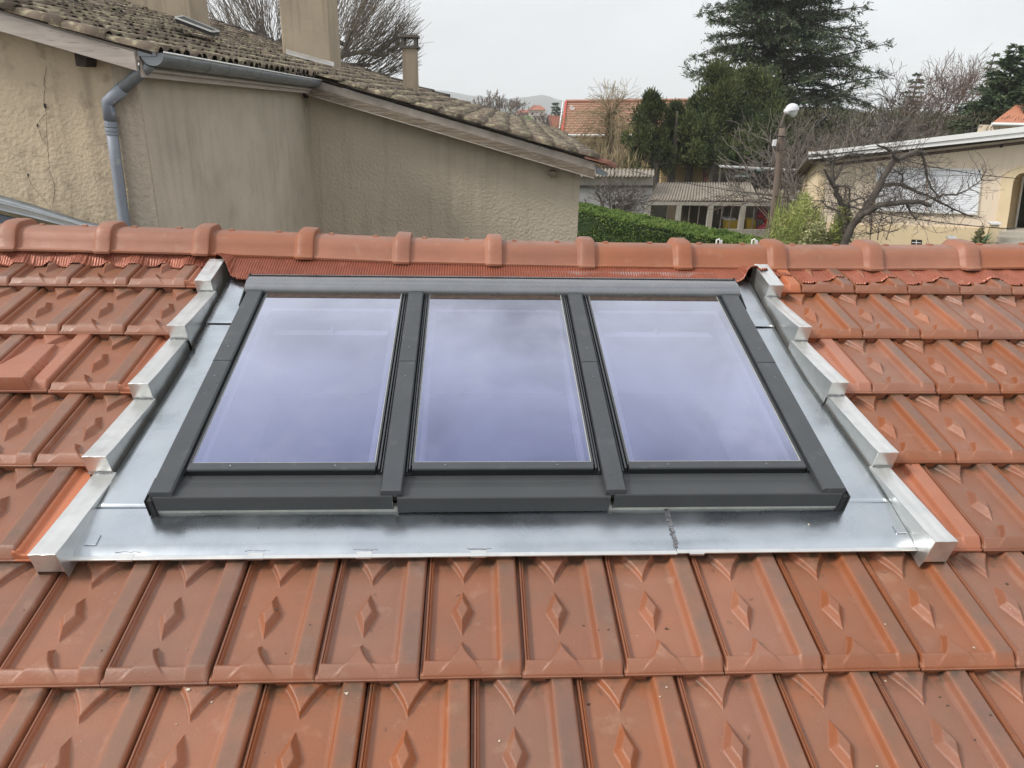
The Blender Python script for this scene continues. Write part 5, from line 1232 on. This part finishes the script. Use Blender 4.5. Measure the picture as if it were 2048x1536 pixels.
bare_tree(ground_pt(1925, 44), top_h(1925, 190, 44), 'dense brown bare tree before the wispy conifer', 5, 3, .75, .18, 'bark_b', .18, .74, rmin=.012)
bare_tree(ground_pt(1800, 36), top_h(1800, 205, 36), 'low bare brown tree behind the white roof edge', 5, 3, .8, .16, 'bark_g', .15, .74, rmin=.012)
bare_tree(ground_pt(1640, 30), top_h(1650, 222, 30), 'grey tangled bare tree just right of the lamp post', 4, 3, .8, .16, 'bark_g', .16, .75, rmin=.010, wig=.2)
bare_tree(ground_pt(1710, 30), top_h(1715, 232, 30), 'dense grey bare tree above the left end of the white roof edge', 4, 3, .8, .16, 'bark_g', .16, .75, rmin=.010, wig=.2)
bare_tree(ground_pt(1588, 26), top_h(1590, 285, 26), 'thin bare sapling growing right beside the lamp post', 5, 3, .6, .08, 'bark_g', .2, .74, rmin=.008, wig=.14)
# scrub masses (uncountable undergrowth behind the cream house)
sb = MB()
for k in range(42000):
    px = R.uniform(1560, 2120); d = R.uniform(34, 58); p = A(px, 300, d); topy = 232+18*noise.noise(Vector((px*.012, d*.1, 0)))+(px-1900)*.02; zt_ = A(px, topy, d).z
    p.z = GZ+(zt_-GZ)*(1-R.random()**1.4*.9); leafquad(sb, p, Vector((R.gauss(0, .5), R.gauss(0, .5), .8)), R.uniform(.12, .38), R.uniform(.02, .05))
tag(sb.build('undergrowth', M['scrubm']), kind='stuff')
sb = MB()
for k in range(24000):
    px = R.uniform(1400, 1640); d = R.uniform(42, 52); p = A(px, 300, d); zt_ = A(px, 275+22*noise.noise(Vector((px*.02, d*.1, 3))), d).z
    p.z = GZ+(zt_-GZ)*(1-R.random()**1.3*.95); leafquad(sb, p, Vector((R.gauss(0, .6), R.gauss(0, .6), .6)), R.uniform(.12, .32), R.uniform(.03, .08))
tag(sb.build('undergrowth', leafmat('olive_undergrowth', (.06, .075, .03), (.12, .12, .05))), kind='stuff')

# pollarded plane tree behind the neighbour's roof
M['bark_pl'] = bark('plane_bark', (.23, .195, .16))
pt = tree('plane_tree', ground_pt(600, 33), 'large bare pollarded tree with upright shoots behind the neighbour roof'); D = 33.
b = MB(); base = ground_pt(560, D); hub = A(560, 200, D); b.tube([base, hub], [.4, .32], 9)
knots = []
for (x0, y0), (x1, y1), r_ in (((560, 200), (470, 80), .2), ((560, 200), (545, 90), .2), ((560, 200), (690, 105), .2), ((545, 120), (520, 60), .14), ((640, 140), (740, 130), .15), ((690, 105), (700, 60), .12), ((470, 100), (420, 70), .12), ((690, 110), (770, 110), .10), ((600, 160), (780, 150), .13), ((545, 90), (580, 40), .1), ((690, 90), (640, 50), .1)):
    dd_ = D+R.uniform(-1.2, 1.2); p0, p1 = A(x0, y0, D), A(x1, y1, dd_); m_ = (p0+p1)/2+rv(.15); b.tube([p0, m_, p1], [r_, r_*.8, r_*.5], 6); knots += [p1, m_, p0.lerp(p1, .75), (m_+p1)/2]
b.build('trunk', M['bark_pl'], pt, smooth=True); b = MB()
Cc = A(600, 130, D)
for k in range(700):
    p = R.choice(knots)+rv(.12); a = R.uniform(0, 2*math.pi)
    d = ((p-Cc)*.35+Vector((0, 0, 1.0))*R.uniform(.3, 1.1)+ex*R.uniform(-.35, .75)+ey*R.gauss(0, .3)).normalized()
    # length to the dome
    rel = p-Cc; rx, rz = 5.3, 5.0
    L_ = .6
    while L_ < 5:
        q = rel+d*L_
        if (q.dot(ex)/rx)**2+(q.dot(ey)/4)**2+(q.z/rz)**2 > 1: break
        L_ += .2
    L_ *= R.uniform(.75, 1.03); pts_ = [p]; n = 6
    for i in range(n): d = (d+rv(.045)+Vector((0, 0, .06))).normalized(); p = p+d*(L_/n); pts_.append(p)
    b.tube(pts_, [.0145-.0015*i for i in range(n+1)], 3, False)
    for i in range(2): 
        j = R.randint(2, n-1); limb(b, pts_[j], d+rv(.3), L_*.3, .010, .006, .06, 3, 3)
b.build('crown', M['bark_pl'], pt)

# pruned fruit tree in front of the cream house
ft = tree('fruit_tree', ground_pt(1692, 17.5), 'gnarled pruned fruit tree spreading before the white shuttered window'); D = 17.3
pl = [([(1680, 560, 0), (1688, 490, 0), (1702, 455, 0), (1722, 428, 0), (1745, 396, .1), (1762, 362, .15), (1780, 333, .2), (1793, 320, .2)], .10, .065),
      ([(1793, 320, .2), (1812, 312, .3), (1832, 302, .5), (1843, 304, .6)], .07, .035), ([(1793, 320, .2), (1786, 305, .1), (1772, 296, 0), (1755, 290, -.2)], .05, .02),
      ([(1843, 304, .6), (1849, 325, .7), (1853, 350, .8), (1862, 376, .9), (1880, 398, 1)], .04, .015),
      ([(1708, 448, 0), (1730, 426, -.2), (1760, 410, -.4), (1800, 405, -.5), (1835, 403, -.6), (1862, 411, -.6)], .075, .045),
      ([(1750, 388, .1), (1762, 372, .2), (1785, 368, .3), (1806, 370, .4), (1832, 383, .5), (1868, 398, .6), (1905, 418, .7), (1945, 434, .8)], .06, .015),
      ([(1866, 397, .6), (1885, 389, .5), (1912, 390, .4), (1938, 378, .3), (1962, 360, .2), (1974, 338, .1)], .032, .006),
      ([(1806, 370, .4), (1804, 350, .3), (1797, 343, .3), (1785, 345, .3)], .025, .01),
      ([(1690, 480, .1), (1694, 440, .3), (1688, 415, .4), (1672, 388, .5), (1664, 360, .6), (1666, 325, .7), (1670, 312, .7)], .08, .035),
      ([(1664, 370, .6), (1655, 352, .4), (1647, 338, .3)], .04, .02), ([(1668, 360, .6), (1678, 345, .6), (1684, 330, .7)], .04, .02),
      ([(1692, 430, .3), (1698, 405, .2), (1720, 396, .1), (1738, 405, 0)], .035, .012), ([(1690, 425, .3), (1660, 415, .5), (1640, 400, .6)], .035, .01),
      ([(1666, 372, .5), (1690, 372, .4), (1700, 378, .4), (1700, 400, .4)], .035, .012), ([(1812, 406, -.5), (1826, 432, -.5), (1832, 440, -.5)], .03, .015), ([(1672, 320, .7), (1700, 308, .6), (1730, 305, .5)], .035, .01),
      ([(1664, 325, .7), (1640, 310, .7), (1622, 308, .7)], .03, .008), ([(1755, 480, -.5), (1762, 440, -.5), (1770, 380, -.5)], .012, .004), ([(1740, 485, .4), (1742, 430, .3), (1750, 380, .3)], .012, .004), ([(1772, 480, -.3), (1785, 430, -.3), (1792, 385, -.3)], .010, .004)]
b = MB(); tw = MB()
for pts_, r0, r1 in pl:
    P_ = [A(x, y, D+dd) for x, y, dd in pts_]; fine = []
    for i in range(len(P_)-1):
        for k in range(3): fine.append(P_[i].lerp(P_[i+1], k/3)+(rv(.012) if k else Vector()))
    fine.append(P_[-1]); n = len(fine); b.tube(fine, [(r0+(r1-r0)*i/(n-1))*R.uniform(.93, 1.1) for i in range(n)], 8)
    tot = sum((fine[i+1]-fine[i]).length for i in range(n-1))
    for k in range(int(tot*(25 if r0 < .09 else 16))):
        j = R.randint(1, n-2); q = fine[j]; dr = (fine[j+1]-fine[j-1]).normalized(); sd_ = rv(1); sd_ = (sd_-dr*sd_.dot(dr)).normalized()
        grow(tw, q, dr*.45+sd_*.8, R.uniform(.12, .34), .0085, R.choice((1, 2, 2, 3)), 2, .5, .85, .14, Vector((0, 0, .02)), None, 3, .0035)
b.build('trunk', M['bark_d'], ft, smooth=True); tw.build('crown', M['bark_d'], ft)
# bare shrub before the garden wall
bs_ = tree('bare_shrub', ground_pt(1215, 27.5), 'dark bare many stemmed shrub between the hedge and the garden wall', 'shrub'); b = MB()
for k in range(11):
    base = ground_pt(1225+R.uniform(-8, 8), 27.5+R.uniform(-.3, .3)); base.z = A(1220, 430, 27.5).z-.3; d = Vector((R.gauss(0, .65), R.gauss(0, .3), .9)); grow(b, base, d, R.uniform(.45, .7), .045, 4, 3, .42, .78, .14, Vector((0, 0, .0)), None, None, .009)
b.build('crown', M['bark_d'], bs_); b = MB(); b.tube([ground_pt(1225, 27.5), A(1225, 425, 27.5)], [.12, .08], 7); b.build('trunk', M['bark_d'], bs_)
# bamboo, variegated shrub
def clump(name, px0, px1, ytop, ybot, d, n, m, label, cat, up_=1.0, L_=(.12, .3), w_=.03, dd=.8, stems=12):
    c0 = ground_pt((px0+px1)/2, d); t = thing(name, c0, label, cat); b = MB(); z1, z0 = A(px0, ytop, d).z, A(px0, ybot, d).z
    for k in range(n):
        u = R.gauss(.5, .24); px = px0+(px1-px0)*min(1.1, max(-.1, u)); p = A(px, 400, d+R.uniform(-dd, dd)); hz = z0+(z1-z0)*(1-(2*abs(u-.5))**2*.5)*R.random()**.75*(.86+.28*noise.noise(Vector((px*.06, 0, d)))); p.z = hz
        leafquad(b, p, Vector((R.gauss(0, .6), R.gauss(0, .6), up_*R.uniform(-.3, 1))), R.uniform(*L_), w_)
    b.build('leaves', m, t); b = MB()
    for k in range(stems):
        p = A(px0+(px1-px0)*R.random(), 400, d+R.uniform(-dd*.6, dd*.6)); q = p.copy(); p.z = GZ; q.z = z0+(z1-z0)*R.uniform(.6, .95); q += rv(.1); b.tube([p, p.lerp(q, .6)+rv(.05), q], [.018, .014, .005], 4, False)
    b.build('stems', m, t); return t
clump('bamboo', 1545, 1668, 375, 520, 18.2, 3600, M['bamboo'], 'feathery yellow green bamboo clump right of the lamp post', 'bamboo', 1.3, (.12, .30), .016, .8, 34)
clump('bamboo', 1672, 1712, 405, 520, 17.9, 1800, M['bamboo'], 'narrower green bamboo clump at the foot of the fruit tree', 'bamboo', 1.0, (.10, .24), .028, .4, 8)
clump('variegated_shrub', 1612, 1668, 436, 520, 17.6, 2600, M['varieg'], 'pale yellow variegated shrub in front of the bamboo', 'shrub', .5, (.05, .10), .05, .5, 6)
clump('garden_plant', 1968, 1984, 448, 500, 17.4, 260, leafmat('dull_leaves', (.16, .12, .06), (.10, .12, .05)), 'spindly brownish plant next to the capped pier', 'plant', .5, (.06, .12), .04, .3, 6)
# two small white clips peeping over the ridge
for px, lab in ((1438, 'small white metal hook peeping over the ridge near the hedge'), (1509, 'small white metal hook peeping over the ridge left of the pole')):
    c0 = A(px, 486, 4.2); t = thing('metal_hook', c0, lab, 'hook', 'white hooks behind the ridge'); b = MB(); b.tube([A(px-6, 492, 4.2), A(px-5, 480, 4.2), A(px, 478, 4.2), A(px+3, 484, 4.2)], .005, 5); b.slab([A(px+1, 479, 4.2), A(px+7, 481, 4.2), A(px+7, 492, 4.2), A(px+1, 492, 4.2)], ey*.01); b.build('hook_plate', M['wpaint'], t)
    b = MB(); b.tube([A(px, 490, 4.2), A(px, 540, 4.2)], .006, 5); b.build('hook_stem', M['zinc_old'], t)

# ------------------------------------------------------------------ air
hz = MB(); hz.box(-2500, 2500, -90, 3100, GZ-1, 190)
ho = hz.build('haze', []); hm_ = bpy.data.materials.new('thin_haze'); hm_.use_nodes = True; t = hm_.node_tree; t.nodes.clear()
o_ = t.nodes.new('ShaderNodeOutputMaterial'); pv = t.nodes.new('ShaderNodeVolumePrincipled'); pv.inputs['Color'].default_value = (.94, .965, 1, 1); pv.inputs['Density'].default_value = .00042; pv.inputs['Anisotropy'].default_value = 0
t.links.new(pv.outputs[0], o_.inputs['Volume']); ho.data.materials.append(hm_); ho['kind'] = 'stuff'
SC.cycles.volume_bounces = 1; SC.cycles.volume_step_rate = 4

# ------------------------------------------------------------------ loose bits lying on tiles and metal
for nm, m_, n_, col_ in (('debris_flakes', mat('pale_flake', (.62, .55, .44), (.40, .34, .26), 50, .8), 90, 0), ('debris_grit', mat('dark_grit', (.04, .03, .022), (.09, .07, .05), 50, .9), 120, 1)):
    b = MB()
    for k in range(n_):
        u = R.uniform(-2.0, 4.0); v = R.choice((R.uniform(-.55, .32), R.uniform(-.55, .32), R.uniform(.35, 1.7)))
        if v > .33 and -.29 < u < 2.12: 
            if not (v < .47 and u > -.2 and u < 2.0) or R.random() < .5: continue
            h = ap(u, v)+.002
        else:
            row = 6-math.floor(v/TL); off = 0 if row % 2 == 0 else .5; uu = (u/TW-off) % 1.0; vv_ = (v/TL) % 1.0
            if vv_ < .12 or uu < .09: continue
            h = tile_h(uu, vv_)+.0012
        sz = R.uniform(.0012, .0045)*(1 if R.random() < .85 else 1.8); a = R.uniform(0, 6.28); n = R.randint(3, 5); q = []
        for i in range(n): aa = a+6.28*i/n+R.uniform(-.3, .3); q.append((u+math.cos(aa)*sz*R.uniform(.5, 1.4), v+math.sin(aa)*sz*R.uniform(.4, 1), h))
        b.slab(q, (0, 0, R.uniform(.0006, .002)))
    o = b.build(nm, m_, base=None); o.rotation_euler = (SL, 0, 0); o['kind'] = 'stuff'
b = MB()
for k in range(46):
    u = R.uniform(-1.6, 3.4); v = R.uniform(-.5, .31); row = 6-math.floor(v/TL); off = 0 if row % 2 == 0 else .5; uu = (u/TW-off) % 1.0; vv_ = (v/TL) % 1.0
    if vv_ < .14 or uu < .1 or uu > .7: continue
    h = tile_h(uu, vv_)+.002; a = R.uniform(0, 3.14); L_ = R.uniform(.006, .018); p = Vector((u, v, h)); d = Vector((math.cos(a), math.sin(a), 0)); b.tube([p, p+d*L_*.5+Vector((0, 0, .0008)), p+d*L_+Vector((d.y, -d.x, 0))*.002], .0006, 4)
o = b.build('debris_twigs', M['bark_g'], base=None); o.rotation_euler = (SL, 0, 0); o['kind'] = 'stuff'
